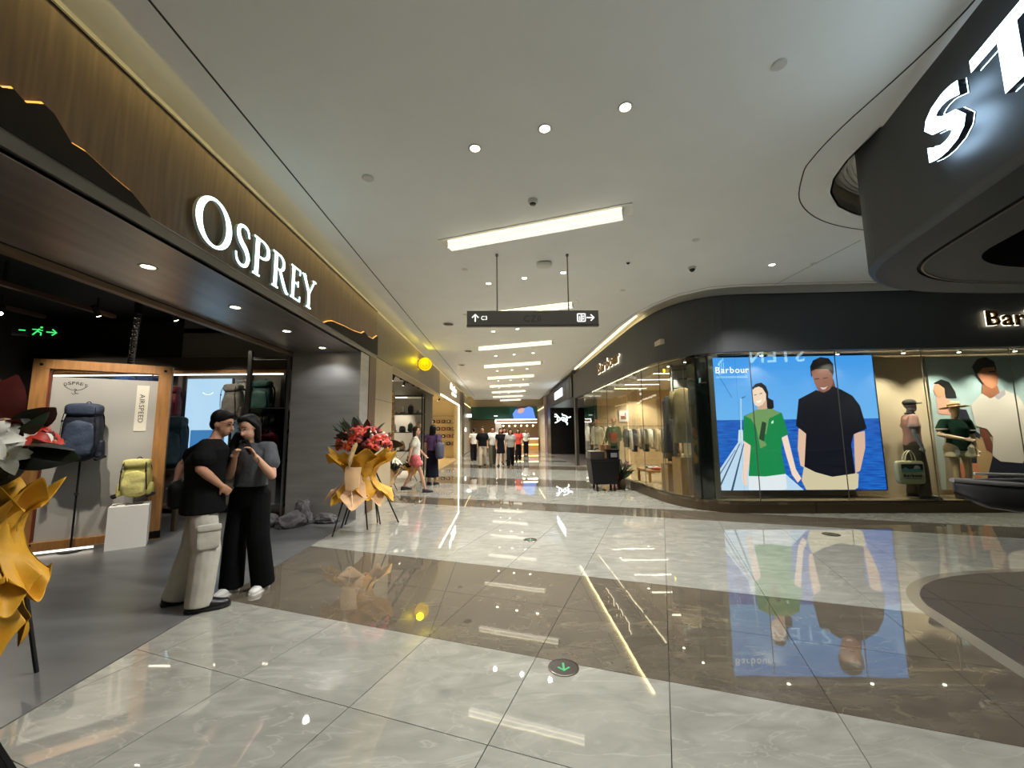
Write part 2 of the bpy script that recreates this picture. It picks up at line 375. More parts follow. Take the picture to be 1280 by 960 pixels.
struct('trim_4', MB().wall([(2.86, 30), (2.86, 12), (2.86, 10), (2.95, 8.9), (3.12, 8.1), (3.4, 7.5), (3.8, 7.15), (4.3, 7.02), (5.3, 6.94), (8, 6.78), (12.4, 6.5)], ZC - .002, ZC + .002, .008), GROOVE, 'shadow gap following the curved charcoal fascia')
# recess over the kiosk corner with slot diffuser rings
rc = struct('trim_5', MB().wall(hole, ZC + .0, ZC + .34, .02, True), M('recess_side', (206, 196, 172), .6), 'recessed air slot rings beside the kiosk canopy')
for i in range(13):
    a = .05 + i * .045
    pth = [tuple(p[:2]) for p in bez([(x, y, 0) for x, y in offset(hole[1:10], -a, False)], 4)]
    MB().wall(pth, ZC + .24, ZC + .27, .018 if i < 11 else .05).build('slat', M('slot_ring', (236, 232, 218), .4), rc)
MB().prism(offset(hole, -.02), ZC + .33, ZC + .34).build('recess_back', BLACK, rc)
# ------------------------------------------------------------------ left shop fronts
XL = -2.62
f1 = struct('wall_left_backpack_shop', MB().bx(XL - .28, XL, -1.5, 8.36, 3.1, 4.02), WOODF, 'dark wood fascia above the backpack shop entrance')
MB().bx(XL - .28, XL + .012, -1.5, 8.36, 4.02, 4.035).build('top_trim', M('dark_trim', (40, 38, 34), .4), f1)
MB().bx(XL - .26, XL + .02, -1.5, 8.36, 3.012, 3.1).build('lower_trim', TRIMM, f1)
MB().bx(XL - .1, XL + .026, -1.5, 8.36, 3.094, 3.104).build('lower_lip', M('lip', (150, 146, 140), .3, 1.), f1)
MB().bx(XL - .10, XL - .02, -1.5, 7.45, 2.995, 3.012).build('dark_gap', BLACK, f1)
f1b = struct('wall_left_cove', MB().bx(-2.93, -2.9, -3, 34, 4.02, 4.4), CEIL, 'lit cove recess running along the left edge of the ceiling')
MB().bx(-2.36, -2.35, -3, 34, 4.2, 4.25).build('cove_back', CEIL, f1b)
MB().bx(-2.42, -2.37, -3, 33, 4.335, 4.355).build('led_strip', E('cove_led', (255, 226, 150), 9), f1b)
GLOW = E('mountain_glow', (255, 180, 80), 1.5); MTN = M('mountain_black', (20, 18, 17), .6, spec=.2)
frW = ((XL, 0, 0), (0, 1, 0), (0, 0, 1))
def mountain(pts, label):
    t = thing('mountain_relief', label, 'wall relief')
    z0 = 3.1; poly = [(pts[0][0], z0)] + pts + [(pts[-1][0], z0)]
    MB().plate(poly, frW, .022, .034).build('plate', MTN, t)
    # plates stand proud of the wood; the led band behind them follows the ridge
    MB().ribbon([(a, b + .01) for a, b in pts], .01, frW, .003, .018).build('ridge_led', GLOW, t)
mountain([(-1.4, 3.2), (-.9, 3.5), (-.5, 3.42), (-.1, 3.66), (.4, 3.52), (.9, 3.62), (1.3, 3.45), (1.7, 3.36), (1.98, 3.303), (2.024, 3.339), (2.086, 3.31), (2.164, 3.373), (2.219, 3.36), (2.327, 3.257), (2.411, 3.262), (2.599, 3.216), (2.731, 3.195), (2.852, 3.134), (2.9, 3.104)], 'long black mountain ridge relief with glowing edge on the wood fascia')
mountain([(5.85, 3.104), (5.983, 3.161), (6.122, 3.204), (6.589, 3.247), (6.98, 3.271), (7.401, 3.325), (7.542, 3.391), (7.773, 3.353), (8.063, 3.373), (8.312, 3.497), (8.35, 3.49)], 'short black mountain ridge relief at the far end of the wood fascia')
so = struct('wall_left_soffit', MB().bx(-3.85, XL - .02, -1.5, 7.45, 2.99, 3.1), STEELS, 'brushed dark steel soffit over the backpack shop entrance')
MB().bx(-3.93, -3.85, -1.5, 7.5, 2.93, 3.12).build('inner_beam', M('beam_bronze', (120, 100, 78), .5, .5), so)
MB().bx(-3.856, -3.835, -1.5, 7.45, 2.984, 2.9895).build('gap', BLACK, so)
MB().bx(-3.95, -3.85, -1.5, 7.5, 3.1, 4.0).build('upper_panel', BLACK, so)
pw = struct('wall_left_pillar', MB().bx(-3.85, XL, 7.45, 8.2, 0, 2.99), STEEL, 'brushed steel end wall of the backpack shop entrance')
MB().bx(XL, XL + .012, 7.45, 7.9, .0, 3.0).build('corner_plate', STEEL, pw)
MB().bx(XL - .02, XL + .018, 7.93, 8.34, 0, 3.1).build('wood_jamb', WOODF, pw)
MB().bx(XL - .05, XL + .008, 7.9, 7.93, 0, 3.0).build('dark_gap', BLACK, pw)
MB().bx(XL - .2, XL, 8.2, 8.36, 0, 3.1).build('jamb_core', WOODF, pw)
s2 = struct('wall_left_second_shop', MB().bx(XL - .3, XL, 8.36, 16.8, 3.08, 4.02), WOODG, 'grey brown wood fascia carrying the yellow round sign')
MB().bx(XL - .3, XL, 8.37, 9.65, 0, 3.07).build('cream_panel', CREAM, s2)
MB().bx(XL, XL + .004, 8.37, 9.65, 2.2, 2.206).build('panel_joint', GROOVE, s2)
MB().bx(XL - .3, XL + .006, 9.65, 16.8, 3.06, 3.085).build('edge_trim', CREAM, s2)
s3 = struct('wall_left_third_shop', MB().bx(XL - .3, XL, 16.8, 24.6, 3.14, 4.02), CREAM, 'cream fascia above the shop with the white lit frame')
MB().bx(XL - .02, XL + .03, 17.2, 24.25, 3.06, 3.12).bx(XL - .02, XL + .03, 24.19, 24.25, 0, 3.06).build('frame_light', E('frame_led', (255, 244, 220), 5), s3)
MB().bx(XL - .3, XL, 24.25, 26.0, 0, 3.14).build('side_panel', CREAM, s3)
s4 = struct('wall_left_far', MB().bx(XL - .4, XL + .02, 26.0, 27.4, 0, 4.05).bx(XL - .3, XL, 24.6, 26, 3.14, 4.02), M('dark_bronze', (62, 48, 34), .4, .4), 'dark bronze pillar beyond the white framed shop')
MB().bx(XL - .3, XL - .05, 27.4, 36, 0, 4.05).build('grey_wall', M('grey_stone', (150, 138, 120), .35, var=.1, scale=2), s4)
MB().bx(XL - .06, XL - .02, 28, 34.5, 3.45, 3.5).build('wall_light', WARMS, s4)
MB().bx(XL - .05, XL + .25, 30.5, 30.56, 2.6, 2.85).build('blade_sign', E('blade_white', (255, 252, 240), 3), s4)
MB().bx(XL - .05, XL + .02, 28.6, 28.9, 1.55, 1.8).build('wall_box_light', E('box_white', (255, 248, 230), 4), s4)
# rooms behind the left fronts
rm = struct('wall_left_shop_room', MB().bx(-9.6, -9.5, -2, 8.7, 0, 3.9).bx(-9.6, -3.85, 8.6, 8.7, 0, 3.9).bx(-9.6, -2.9, -2.1, -2, 0, 3.9), M('shop_dark_wall', (46, 42, 38), .7), 'dark back walls of the backpack shop')
struct('ceiling_shop', MB().bx(-9.6, -3.9, -2, 8.7, 3.9, 4.0), BLACK, 'black open ceiling inside the backpack shop')
r2 = struct('wall_left_shop_room_2', MB().bx(-6.6, -6.5, 8.7, 17, 0, 3.9).bx(-6.6, -2.9, 16.75, 16.85, 0, 3.9).bx(-6.6, -2.92, 8.4, 8.5, 0, 3.9), M('shop2_wall', (132, 128, 118), .7), 'grey inner walls of the shop with the yellow sign')
MB().bx(-6.6, -2.9, 8.4, 16.9, 3.6, 3.7).build('room_ceiling', M('shop2_ceiling', (190, 180, 170), .8), r2)
r3 = struct('wall_left_shop_room_3', MB().bx(-5.6, -5.5, 16.9, 26.1, 0, 3.9).bx(-5.6, -2.7, 25.6, 25.7, 0, 3.9), M('shop3_wall', (224, 212, 180), .6), 'warm yellow inner walls of the white framed shop')
MB().bx(-5.6, -2.9, 16.9, 26, 3.5, 3.6).build('room_ceiling', M('shop3_ceiling', (210, 190, 150), .8), r3)
# ------------------------------------------------------------------ right: charcoal shopfront
FP = [tuple(p[:2]) for p in bez([(3.18, 18.4, 0), (3.18, 15, 0), (3.18, 12, 0), (3.18, 10.2, 0), (3.22, 9.3, 0), (3.34, 8.45, 0), (3.62, 7.85, 0), (4.05, 7.5, 0), (4.6, 7.39, 0), (5.4, 7.345, 0), (8, 7.19, 0), (12.4, 6.93, 0)], 5)]
BP = [tuple(p[:2]) for p in bez([(x, y, 0) for x, y in BPATH0], 4)]
fr = struct('wall_right_charcoal_fascia', MB().wall(FP, 2.95, 4.03, .12), CHAR, 'curved charcoal fascia band above the clothing shop windows', smooth=False)
MB().wall(offset(FP, .004, False), 4.03, 4.05, .1).build('top_edge', M('fascia_lip', (20, 19, 18), .4), fr)
MB().wall(offset(FP[:18], .1, False), 4.30, 4.33, .04).build('cove_led', E('right_cove_led', (255, 226, 160), 6.0), fr)
MB().wall(offset(FP, .34, False), 4.03, 4.4, .02).build('cove_back', CEIL, fr)
MB().wall(offset(FP, .25, False), 2.93, 2.955, .4).build('soffit', M('soffit_beige', (150, 140, 124), .6), fr)
pl = struct('baseboard_right', MB().wall(BP[12:], 0, .2, .1), BROWN, 'low bronze plinth curving under the shop windows')
top = BP[22:] + [(12.5, 8.4), (4.4, 8.9), (3.42, 9.9)]
MB().prism([p for p in BP[18:]] + [(12.5, 8.35), (4.55, 8.75), (3.9, 9.8), (3.45, 10.9)], .15, .2).build('platform_top', M('platform_top', (150, 132, 106), .22, var=.05, scale=3), pl)
MB().box((5.55, 7.345, .1), (.006, .02, .196)).build('joint', BLACK, pl)
# inner walls
iw = struct('wall_right_shop_room', MB().wall([(4.15, 8.2), (4.9, 8.12), (12.4, 7.68)], .2, 3.0, .06), BEIGE, 'beige display wall behind the shop window')
MB().bx(8.3, 8.4, 8.2, 18.4, 0, 3.4).bx(4.25, 8.4, 18.3, 18.4, 0, 3.4).build('room_wall', M('room_wood', (198, 172, 134), .6, var=.1, scale=3, stretch=(1, 5, .5), space='World'), iw)
MB().bx(4.15, 4.28, 8.25, 9.4, .0, 3.3).build('end_wall', M('room_wood2', (200, 176, 138), .6, var=.1, scale=3, stretch=(5, 1, .5), space='World'), iw)
MB().bx(3.3, 8.4, 8.3, 18.4, 3.3, 3.4).build('room_ceiling', M('room_ceiling', (200, 188, 170), .8), iw)
MB().bx(3.42, 8.4, 8.6, 18.4, -.03, .002).build('room_floor', M('room_floor', (168, 150, 122), .2, var=.06, scale=2), iw)
dc = struct('door_1', MB().bx(3.72, 3.98, 7.78, 8.1, .2, 2.95), M('dark_green_black', (20, 24, 21), .15), 'dark glossy column at the window corner beside the blue poster')
bz = struct('trim_6', MB().bx(3.985, 4.08, 7.74, 7.9, .2, 2.95), M('bronze_jamb', (150, 138, 120), .3, .7), 'bronze jamb at the left edge of the blue poster window')
# glass
GL = glass('shop_glass'); GLP = offset(FP, .05, False)
def pane_run(name, label, path, z0, z1, cuts):
    t = struct(name, None, None, label)
    for a, b in zip(cuts[:-1], cuts[1:]):
        MB().wall(path[a:b + 1], z0, z1, .012).build('pane', GL, t)
    for a in cuts[1:-1]:
        x, y = path[a]; MB().tube([(x, y, z0), (x, y, z1)], .008, 6).build('joint', M('joint_grey', (92, 88, 82), .4), t)
    return t
def lerp_path(p0, p1, n): return [(p0[0] + (p1[0] - p0[0]) * i / n, p0[1] + (p1[1] - p0[1]) * i / n) for i in range(n + 1)]
crv = [p for p in GLP if p[1] < 10.6 and p[0] < 4.4]
pane_run('window_1', 'curved corner glass of the clothing shop', crv, .2, 2.95, [0, 5, 10, 15, len(crv) - 1])
e0 = crv[-1]; fl = [e0, (4.62, 7.435), (6.17, 7.345), (7.72, 7.256), (9.28, 7.166), (10.84, 7.08), (12.4, 6.98)]
pane_run('window_2', 'long flat shop window in front of the posters and mannequins', fl, .2, 2.95, list(range(len(fl))))
w3 = pane_run('window_3', 'tall glass panes along the side of the clothing shop', [(3.23, 16.2), (3.23, 14.4), (3.23, 12.6), (3.23, 10.62)], .02, 2.95, [0, 1, 2, 3])
MB().bx(3.2, 3.32, 18.05, 18.4, 0, 2.95).build('post', M('post_green', (52, 54, 46), .4, .3), w3)
# black store beyond
bk = struct('wall_right_black_store', MB().bx(3.12, 3.24, 18.4, 29.2, 3.04, 4.06).bx(3.12, 3.9, 27.1, 27.25, 0, 3.04).bx(3.14, 5.7, 27.0, 27.1, 0, 3.04).bx(5.6, 5.7, 18.4, 27.1, 0, 3.04).bx(3.12, 3.9, 27.25, 29.2, 0, 3.04), M('store_black', (12, 12, 14), .35), 'black shopfront with a white bone shaped emblem')
MB().bx(3.24, 5.6, 18.4, 27, 3.04, 3.1).build('alcove_ceiling', M('alcove_grey', (120, 124, 128), .4), bk)
MB().bx(3.13, 5.6, 18.42, 27, -.03, .003).build('alcove_floor', M('alcove_floor', (110, 104, 96), .2), bk)
for y in (19.0, 20.2, 22.6, 24.8): MB().bx(3.115, 3.125, y, y + .06, 3.06, 4.04).build('rib', M('rib_black', (26, 27, 32), .4), bk)
wf = struct('wall_right_far', MB().bx(2.95, 3.3, 29.2, 29.6, 0, 4.05), M('far_pilaster', (186, 160, 150), .35), 'pale pilaster at the far end of the corridor')
MB().bx(3.0, 3.3, 29.6, 36, 0, 3.5).build('far_wall', CREAM, wf)
MB().bx(2.94, 2.99, 29.6, 35, 3.25, 3.3).build('far_light', WARMS, wf)
# ------------------------------------------------------------------ far end of the corridor
fe = struct('wall_back', MB().bx(-3, 3.4, 35.9, 36, 0, 4.4), M('far_wall', (170, 140, 100), .6), 'warm shop interior closing the far end of the corridor')
MB().bx(-3, -.7, 33.6, 35.9, 2.56, 2.6).build('dark_ceiling', BLACK, fe)
MB().bx(-3, 3.3, 33.12, 33.3, 3.4, 4.4).build('upper_wall', M('upper_wall', (178, 160, 128), .6), fe)
gf = thing('green_fascia', 'dark green shop fascia across the far end of the corridor', 'shop fascia', (0, 33, 0))
MB().bx(-2.6, 2.75, -.05, .1, 2.53, 3.52).build('panel', M('fascia_green', (18, 78, 56), .5), gf)
MB().bx(-.75, -.45, -.07, -.05, 2.74, 2.82).build('name_plate', E('plate_white', (240, 250, 240), 1.5), gf)
# behind the camera: closing wall and the mall beyond
struct('wall_front', MB().bx(-3, 12.6, -3.1, -3, 0, 4.4), M('rear_wall', (150, 146, 136), .6), 'plain wall closing the corridor behind the viewer')
struct('wall_right', MB().bx(12.5, 12.6, -3, 8.4, 0, 4.4), M('right_wall', (140, 136, 128), .6), 'plain wall closing the right side of the hall')
# ------------------------------------------------------------------ ceiling lights
LINM = E('diffuser', (255, 248, 226), LIN); LINE_ = E('diffuser_edge', (255, 240, 196), LIN * 2.5)
REC = M('slot_white', (240, 238, 228), .6)
def linear_light(y, n):
    t = thing('linear_light', 'white slot light set askew in the ceiling, %s from the viewer' % n, 'ceiling light', (.36, y, ZC), -TH, 'slot lights along the corridor ceiling')
    MB().bx(-1.27, 1.27, -.13, -.11, -.012, 0).bx(-1.27, 1.27, .11, .13, -.012, 0).bx(-1.27, -1.25, -.11, .11, -.012, 0).bx(1.25, 1.27, -.11, .11, -.012, 0).bx(-1.25, 1.25, -.11, .11, -.006, 0).build('frame', REC, t)
    MB().bx(-1.15, 1.15, -.06, .06, -.1, -.006).build('diffuser', LINM, t)
    MB().bx(-1.15, 1.15, -.066, -.058, -.02, -.004).build('bright_edge', LINE_, t); MB().bx(-1.15, 1.15, -.066, -.056, -.106, -.096).build('bright_edge', LINE_, t)
    [MB().bx(x, x + .008, -.066, .066, -.104, 0).build('end_cap', REC, t) for x in (-1.158, 1.15)]
ORD = ['rear', 'nearest', 'second', 'third', 'fourth', 'fifth', 'sixth', 'seventh', 'eighth', 'ninth']
for k in range(0, 10): linear_light(1.45 + 3.5 * k, ORD[k] + (' and out of view' if k == 0 else ''))
dm = MB().lathe([(.062, 0), (.062, -.006), (.048, -.006), (.042, .0)], 20).mesh('ring', M('ring_white', (215, 212, 204), .4), True)
dl = MB().lathe([(.042, -.001), (.0005, -.001)], 20).mesh('lamp', E('lamp_warm', (255, 240, 210), DOWN))
def downlight(x, y, z, label, group, watts=0, col=(1, .985, .955), r=1., spot=2.2):
    t = thing('downlight', label, 'downlight', (x, y, z), 0, group); t.scale = (r, r, 1)
    put('ring', dm, t); put('lamp', dl, t)
    if watts:
        l = bpy.data.lights.new('downlight_beam', 'SPOT'); l.energy = watts; l.color = col; l.spot_size = spot; l.spot_blend = .6; l.shadow_soft_size = .04
        put('beam', l, t, (0, 0, -.03))
SIDE = ['left', 'middle', 'right']
for k in range(0, 9):
    for j, (dx, dy) in enumerate(((-.6, .25), (.02, 0), (.65, -.24))):
        x = .36 + dx; y = 3.238 + 3.45 * k + dy
        downlight(x, y, ZC, '%s spot of the %s row of three ceiling downlights' % (SIDE[j], ORD[k + 1]), 'ceiling downlights in threes', SPOTW)
downlight(4.305, 6.146, ZC, 'single ceiling downlight before the charcoal shopfront', 'lone downlights', SPOTW)
for j, y in enumerate((1.1, 2.35, 3.538, 4.722, 5.864, 7.048)):
    downlight(-3.14, y, 2.989, '%s round soffit light over the backpack shop entrance' % ORD[j + 1], 'soffit downlights at the backpack shop', 15, (.95, .97, 1), 1.15, 2.3)
# ceiling devices
GRAYP = M('device_white', (205, 203, 196), .5)
def device(name, label, cat, x, y, prof, extra=None):
    t = thing(name, label, cat, (x, y, ZC)); MB().lathe(prof + [(.0005, prof[-1][1])], 20).build('body', GRAYP, t, smooth=False)
    if extra: MB().lathe(extra + [(.0005, extra[-1][1])], 16).build('sensor', M('device_dark', (30, 30, 30), .2), t, smooth=True)
    return t
device('smoke_detector', 'round smoke detector before the nearest slot light', 'smoke detector', .354, 4.328, [(.055, 0), (.055, -.03), (.045, -.045)], [(.036, -.045), (.03, -.058)])
device('ceiling_speaker', 'round grille speaker in the ceiling left of the canopy', 'speaker', 2.0, 2.596, [(.05, 0), (.05, -.01), (.044, -.016)])
device('ceiling_speaker', 'small round disc in the ceiling near the backpack shop', 'speaker', -1.364, 3.927, [(.06, 0), (.06, -.01), (.05, -.018)])
device('sprinkler', 'small dark sprinkler right of the hanging sign', 'sprinkler', 1.962, 6.044, [(.03, 0), (.03, -.006), (.012, -.01)], [(.03, -.012), (.012, -.03)])
device('dome_camera', 'dome security camera under the ceiling before the charcoal fascia', 'camera', 3.058, 6.235, [(.06, 0), (.06, -.03), (.05, -.035)], [(.045, -.035), (.036, -.06), (.015, -.075)])
for x, y, l in ((2.678, 5.298, 'flat round ceiling cover between the slot light and the camera'), (-.6, 6.3, 'flat round ceiling cover left of the hanging sign'), (2.25, 7.3, 'flat round ceiling cover near the curved fascia'), (4.95, 6.1, 'flat ceiling vent cover near the kiosk canopy')):
    device('ceiling_cover', l, 'ceiling cover', x, y, [(.05, 0), (.05, -.004)])
for x, y, l in ((-1.3, 9.6, 'round black air vent nearest the yellow sign'), (-1.1, 12.9, 'round black air vent past the yellow sign'), (-1.6, 15.6, 'round black air vent above the white framed shop')):
    device('air_vent', l, 'air vent', x, y, [(.14, 0), (.14, -.01), (.1, -.02)], [(.12, -.02), (.08, -.035)])
wa = thing('wireless_unit', 'rounded white wireless access box on the ceiling behind the sign rods', 'access point', (.654, 6.068, ZC))
MB().ball((0, 0, -.03), (.12, .1, .03), 20, 8, e=.6).build('case', GRAYP, wa, smooth=True); MB().bx(-.07, .07, -.06, .06, -.012, 0).build('bracket', M('device_dark', (30, 30, 30)), wa)
# ------------------------------------------------------------------ hanging direction sign
hs = thing('hanging_sign', 'grey hanging direction sign with arrows on two rods', 'sign', (.44, 5.75, 3.0))
MB().bx(-.95, .95, -.035, .035, .02, .235).build('panel', M('sign_grey', (118, 115, 110), .5), hs)
MB().bx(-.955, .955, -.04, .04, .008, .022).build('lower_rail', M('sign_rail', (40, 39, 38), .4), hs)
for x in (-.515, .525):
    MB().tube([(x, 0, .235), (x, 0, 1.1)], .009, 8).build('rod', TRIMM, hs); MB().tube([(x, 0, 1.07), (x, 0, 1.1)], .022, 10).build('rod_cap', TRIMM, hs)
SGW = E('sign_white', (245, 245, 240), 1.3)
frS = ((0, -.035, .128), (1, 0, 0), (0, 0, 1))
def arrow(mb, cx, cz, s, ang, fr, d0, d1):
    def r(p): return (cx + (p[0] * math.cos(ang) - p[1] * math.sin(ang)) * s, cz + (p[0] * math.sin(ang) + p[1] * math.cos(ang)) * s)
    mb.ribbon([r((0, -.5)), r((0, .45))], .16 * s, fr, d0, d1); mb.ribbon([r((-.42, .05)), r((0, .48)), r((.42, .05))], .16 * s, fr, d0, d1); return mb
arrow(MB(), -.83, 0, .11, 0, frS, 0, .004).build('arrow', SGW, hs)
for o in letters('C3', .06, .085, .004, SGW, hs, (-.745, -.037, .1), (1, 0, 0), (0, 0, 1), .01): pass
arrow(MB(), .83, 0, .11, -PI / 2, frS, 0, .004).build('arrow', SGW, hs)
ic = MB()
for a, b in (((.645, -.055), (.755, -.055)), ((.755, -.055), (.755, .055)), ((.755, .055), (.645, .055)), ((.645, .055), (.645, -.055)), ((.675, -.04), (.675, .02)), ((.70, -.05), (.70, .05)), ((.725, -.03), (.725, .0)), ((.712, .02), (.74, .02))): ic.ribbon([a, b], .016, frS, 0, .004)
ic.build('lift_icon', SGW, hs)
for o in letters('CZ11', .1, .24, .004, M('sign_dim', (84, 82, 80), .4), hs, (-.13, -.037, .07), (1, 0, 0), (0, 0, 1), .0): pass
# ------------------------------------------------------------------ serif fascia lettering
SG = E('fascia_letter', (214, 255, 252), 3.5); SGB = M('letter_side', (190, 200, 200), .4)
sg = thing('shop_sign', 'large white glowing serif letters OSPREY on the dark wood fascia', 'sign', (XL, 0, 0))
frL = ((0, 0, 0), (0, 1, 0), (0, 0, 1)); Z0, Z1 = 3.15, 3.56; D = (.03, .075)
def oring(mb, cy, cz, ry, rz, ty, tz, n=36):
    o = [(cy + ry * math.cos(2 * PI * k / n), cz + rz * math.sin(2 * PI * k / n)) for k in range(n)]
    i = [(cy + (ry - ty) * math.cos(2 * PI * k / n), cz + (rz - tz) * math.sin(2 * PI * k / n)) for k in range(n)]
    for k in range(n): mb.plate([o[k], o[(k + 1) % n], i[(k + 1) % n], i[k]], frL, *D)
def bar(mb, y0, y1, z0, z1): mb.plate([(y0, z0), (y1, z0), (y1, z1), (y0, z1)], frL, *D)
def rb(mb, pts, ws): mb.ribbon([tuple(p[:2]) for p in bez([(a, b, 0) for a, b in pts], 5)], sum([[ws[i] + (ws[i + 1] - ws[i]) * k / 5 for k in range(5)] for i in range(len(ws) - 1)], []) + [ws[-1]], frL, *D)
def serif(draw):
    global D
    mb = MB()
    for D, mb.mi in (((.03, .06), 1), ((.06, .066), 0)): draw(mb)
    mb.build('letter', [SG, SGB], sg)
def stem(mb, y, w=.06, s=.03):
    bar(mb, y, y + w, Z0, Z1); bar(mb, y - s, y + w + s, Z0, Z0 + .018); bar(mb, y - s, y + w + .01, Z1 - .018, Z1)
def dO(mb): oring(mb, 3.5, 3.375, .225, .225, .07, .024)
def dS(mb): rb(mb, [(3.99, 3.47), (3.96, 3.54), (3.89, 3.555), (3.83, 3.52), (3.825, 3.45), (3.87, 3.385), (3.95, 3.325), (3.985, 3.25), (3.955, 3.175), (3.88, 3.155), (3.82, 3.19), (3.8, 3.26)], [.016, .024, .026, .04, .05, .056, .056, .05, .036, .024, .024, .016])
def dP(mb): stem(mb, 4.1); rb(mb, [(4.15, 3.548), (4.25, 3.545), (4.32, 3.50), (4.32, 3.42), (4.25, 3.37), (4.16, 3.365)], [.016, .022, .05, .05, .022, .016])
def dR(mb): stem(mb, 4.45); rb(mb, [(4.5, 3.548), (4.58, 3.545), (4.635, 3.50), (4.635, 3.425), (4.58, 3.38), (4.51, 3.375)], [.016, .022, .046, .046, .022, .016]); rb(mb, [(4.57, 3.375), (4.64, 3.26), (4.71, 3.17), (4.76, 3.155)], [.04, .05, .044, .016])
def dE(mb): stem(mb, 4.84, .055, .028); bar(mb, 4.87, 5.03, Z1 - .018, Z1); bar(mb, 4.87, 5.04, Z0, Z0 + .018); bar(mb, 4.87, 4.99, 3.352, 3.37); bar(mb, 5.018, 5.032, 3.49, Z1); bar(mb, 5.028, 5.045, Z0, 3.22); bar(mb, 4.978, 4.992, 3.325, 3.4)
def dY(mb): bar(mb, 5.245, 5.3, Z0, 3.36); bar(mb, 5.21, 5.335, Z0, Z0 + .018); mb.ribbon([(5.13, Z1), (5.28, 3.34)], .052, frL, *D); mb.ribbon([(5.42, Z1), (5.275, 3.34)], .026, frL, *D); bar(mb, 5.08, 5.18, Z1 - .018, Z1); bar(mb, 5.37, 5.46, Z1 - .018, Z1)
for dr in (dO, dS, dP, dR, dE, dY): serif(dr)
MB().bx(.0, .03, 3.33, 3.34, 3.37, 3.38).bx(0, .03, 5.27, 5.28, 3.2, 3.21).bx(0, .03, 4.13, 4.14, 3.3, 3.31).build('mount', SGB, sg)
# ------------------------------------------------------------------ round yellow blade sign
YL = E('yellow_light', (255, 208, 0), 1.1); YD = M('yellow_dark', (150, 110, 0), .5, emit=.3, ecol=(255, 190, 0))
ys = thing('round_blade_sign', 'glowing yellow round blade sign with a rounded face emblem', 'sign', (-2.40, 12.5, 3.605))
def disc(r, y0, y1, n=28): return MB().loft([[Vector((r * math.cos(2 * PI * k / n), y, r * math.sin(2 * PI * k / n))) for k in range(n)] for y in (y0, y1)])
disc(.2, -.05, .05).build('lamp_body', YL, ys)
frY = ((0, -.05, 0), (1, 0, 0), (0, 0, 1))
def circ(r, n=24, cx=0, cz=0, a0=0, a1=2 * PI): return [(cx + r * math.cos(a0 + (a1 - a0) * k / n), cz + r * math.sin(a0 + (a1 - a0) * k / n)) for k in range(n + 1)]
MB().ribbon(circ(.15), .016, frY, 0, .006).build('ring', YD, ys)
MB().ribbon(circ(.085, 12, 0, 0, PI * 1.1, PI * 1.9), .018, frY, 0, .006).ribbon(circ(.085, 12, 0, 0, PI * .1, PI * .9), .018, frY, 0, .006).build('smile', YD, ys)
for x, z in ((-.04, .03), (.04, .03), (-.04, -.03), (.04, -.03)): MB().plate(circ(.018, 10, x, z)[:-1], frY, 0, .006).build('dot', YD, ys)
MB().ribbon(circ(.215, 14, -.06, 0, PI * .7, PI * 1.3), .02, ((0, .02, 0), (1, 0, 0), (0, 0, 1)), 0, .03).build('side_rim', YL, ys)
MB().bx(-.22, -.18, -.02, .02, -.03, .03).build('bracket', BLACK, ys)
yl = bpy.data.lights.new('sign_glow', 'POINT'); yl.energy = 9; yl.color = (1, .8, 0); yl.shadow_soft_size = .1; put('glow', yl, ys, (-.02, -.12, .1))
# small white wall sign of the third shop
t = thing('small_shop_sign', 'small two line white glowing sign on the cream fascia', 'sign', (XL + .005, 0, 0)); wl = E('small_sign_white', (255, 255, 250), 4)
for j, (h, wd) in enumerate(((.4, .1), (.36, .1), (.2, .3), (.2, .28), (.34, .12), (.2, .3), (.2, .3))): MB().bx(.01, .04, 20.2 + j * .34, 20.2 + j * .34 + wd, 3.66, 3.66 + h * .75).build('stroke', wl, t)
MB().bx(.01, .04, 20.8, 22.4, 3.42, 3.54).build('lower_line', wl, t)
# ------------------------------------------------------------------ brass letters on the charcoal fascia
BRASS = M('brass_letter', (120, 88, 40), .35, .7); HALO = E('halo_white', (255, 240, 205), 3.2)
def halo_sign(label, org, ax, h, wd):
    t = thing('shop_sign', label, 'sign'); ax = Vector(ax).normalized(); nn = ax.cross(Vector((0, 0, 1)))
    letters('Barbour', h, wd, .03, BRASS, t, Vector(org) + nn * .055, ax, (0, 0, 1), .02, gap=.1)
    letters('Barbour', h, wd, .015, HALO, t, Vector(org) + nn * .03, ax, (0, 0, 1), .034, 'halo', gap=.1)
halo_sign('brass letters Barbour with a white halo on the fascia along the corridor', (3.18, 13.25, 3.35), (0, -1, 0), .34, 2.5)
halo_sign('brass letters Barbour with a white halo above the right window', (8.86, 7.135, 3.34), (1, -.0575, 0), .28, 1.62)
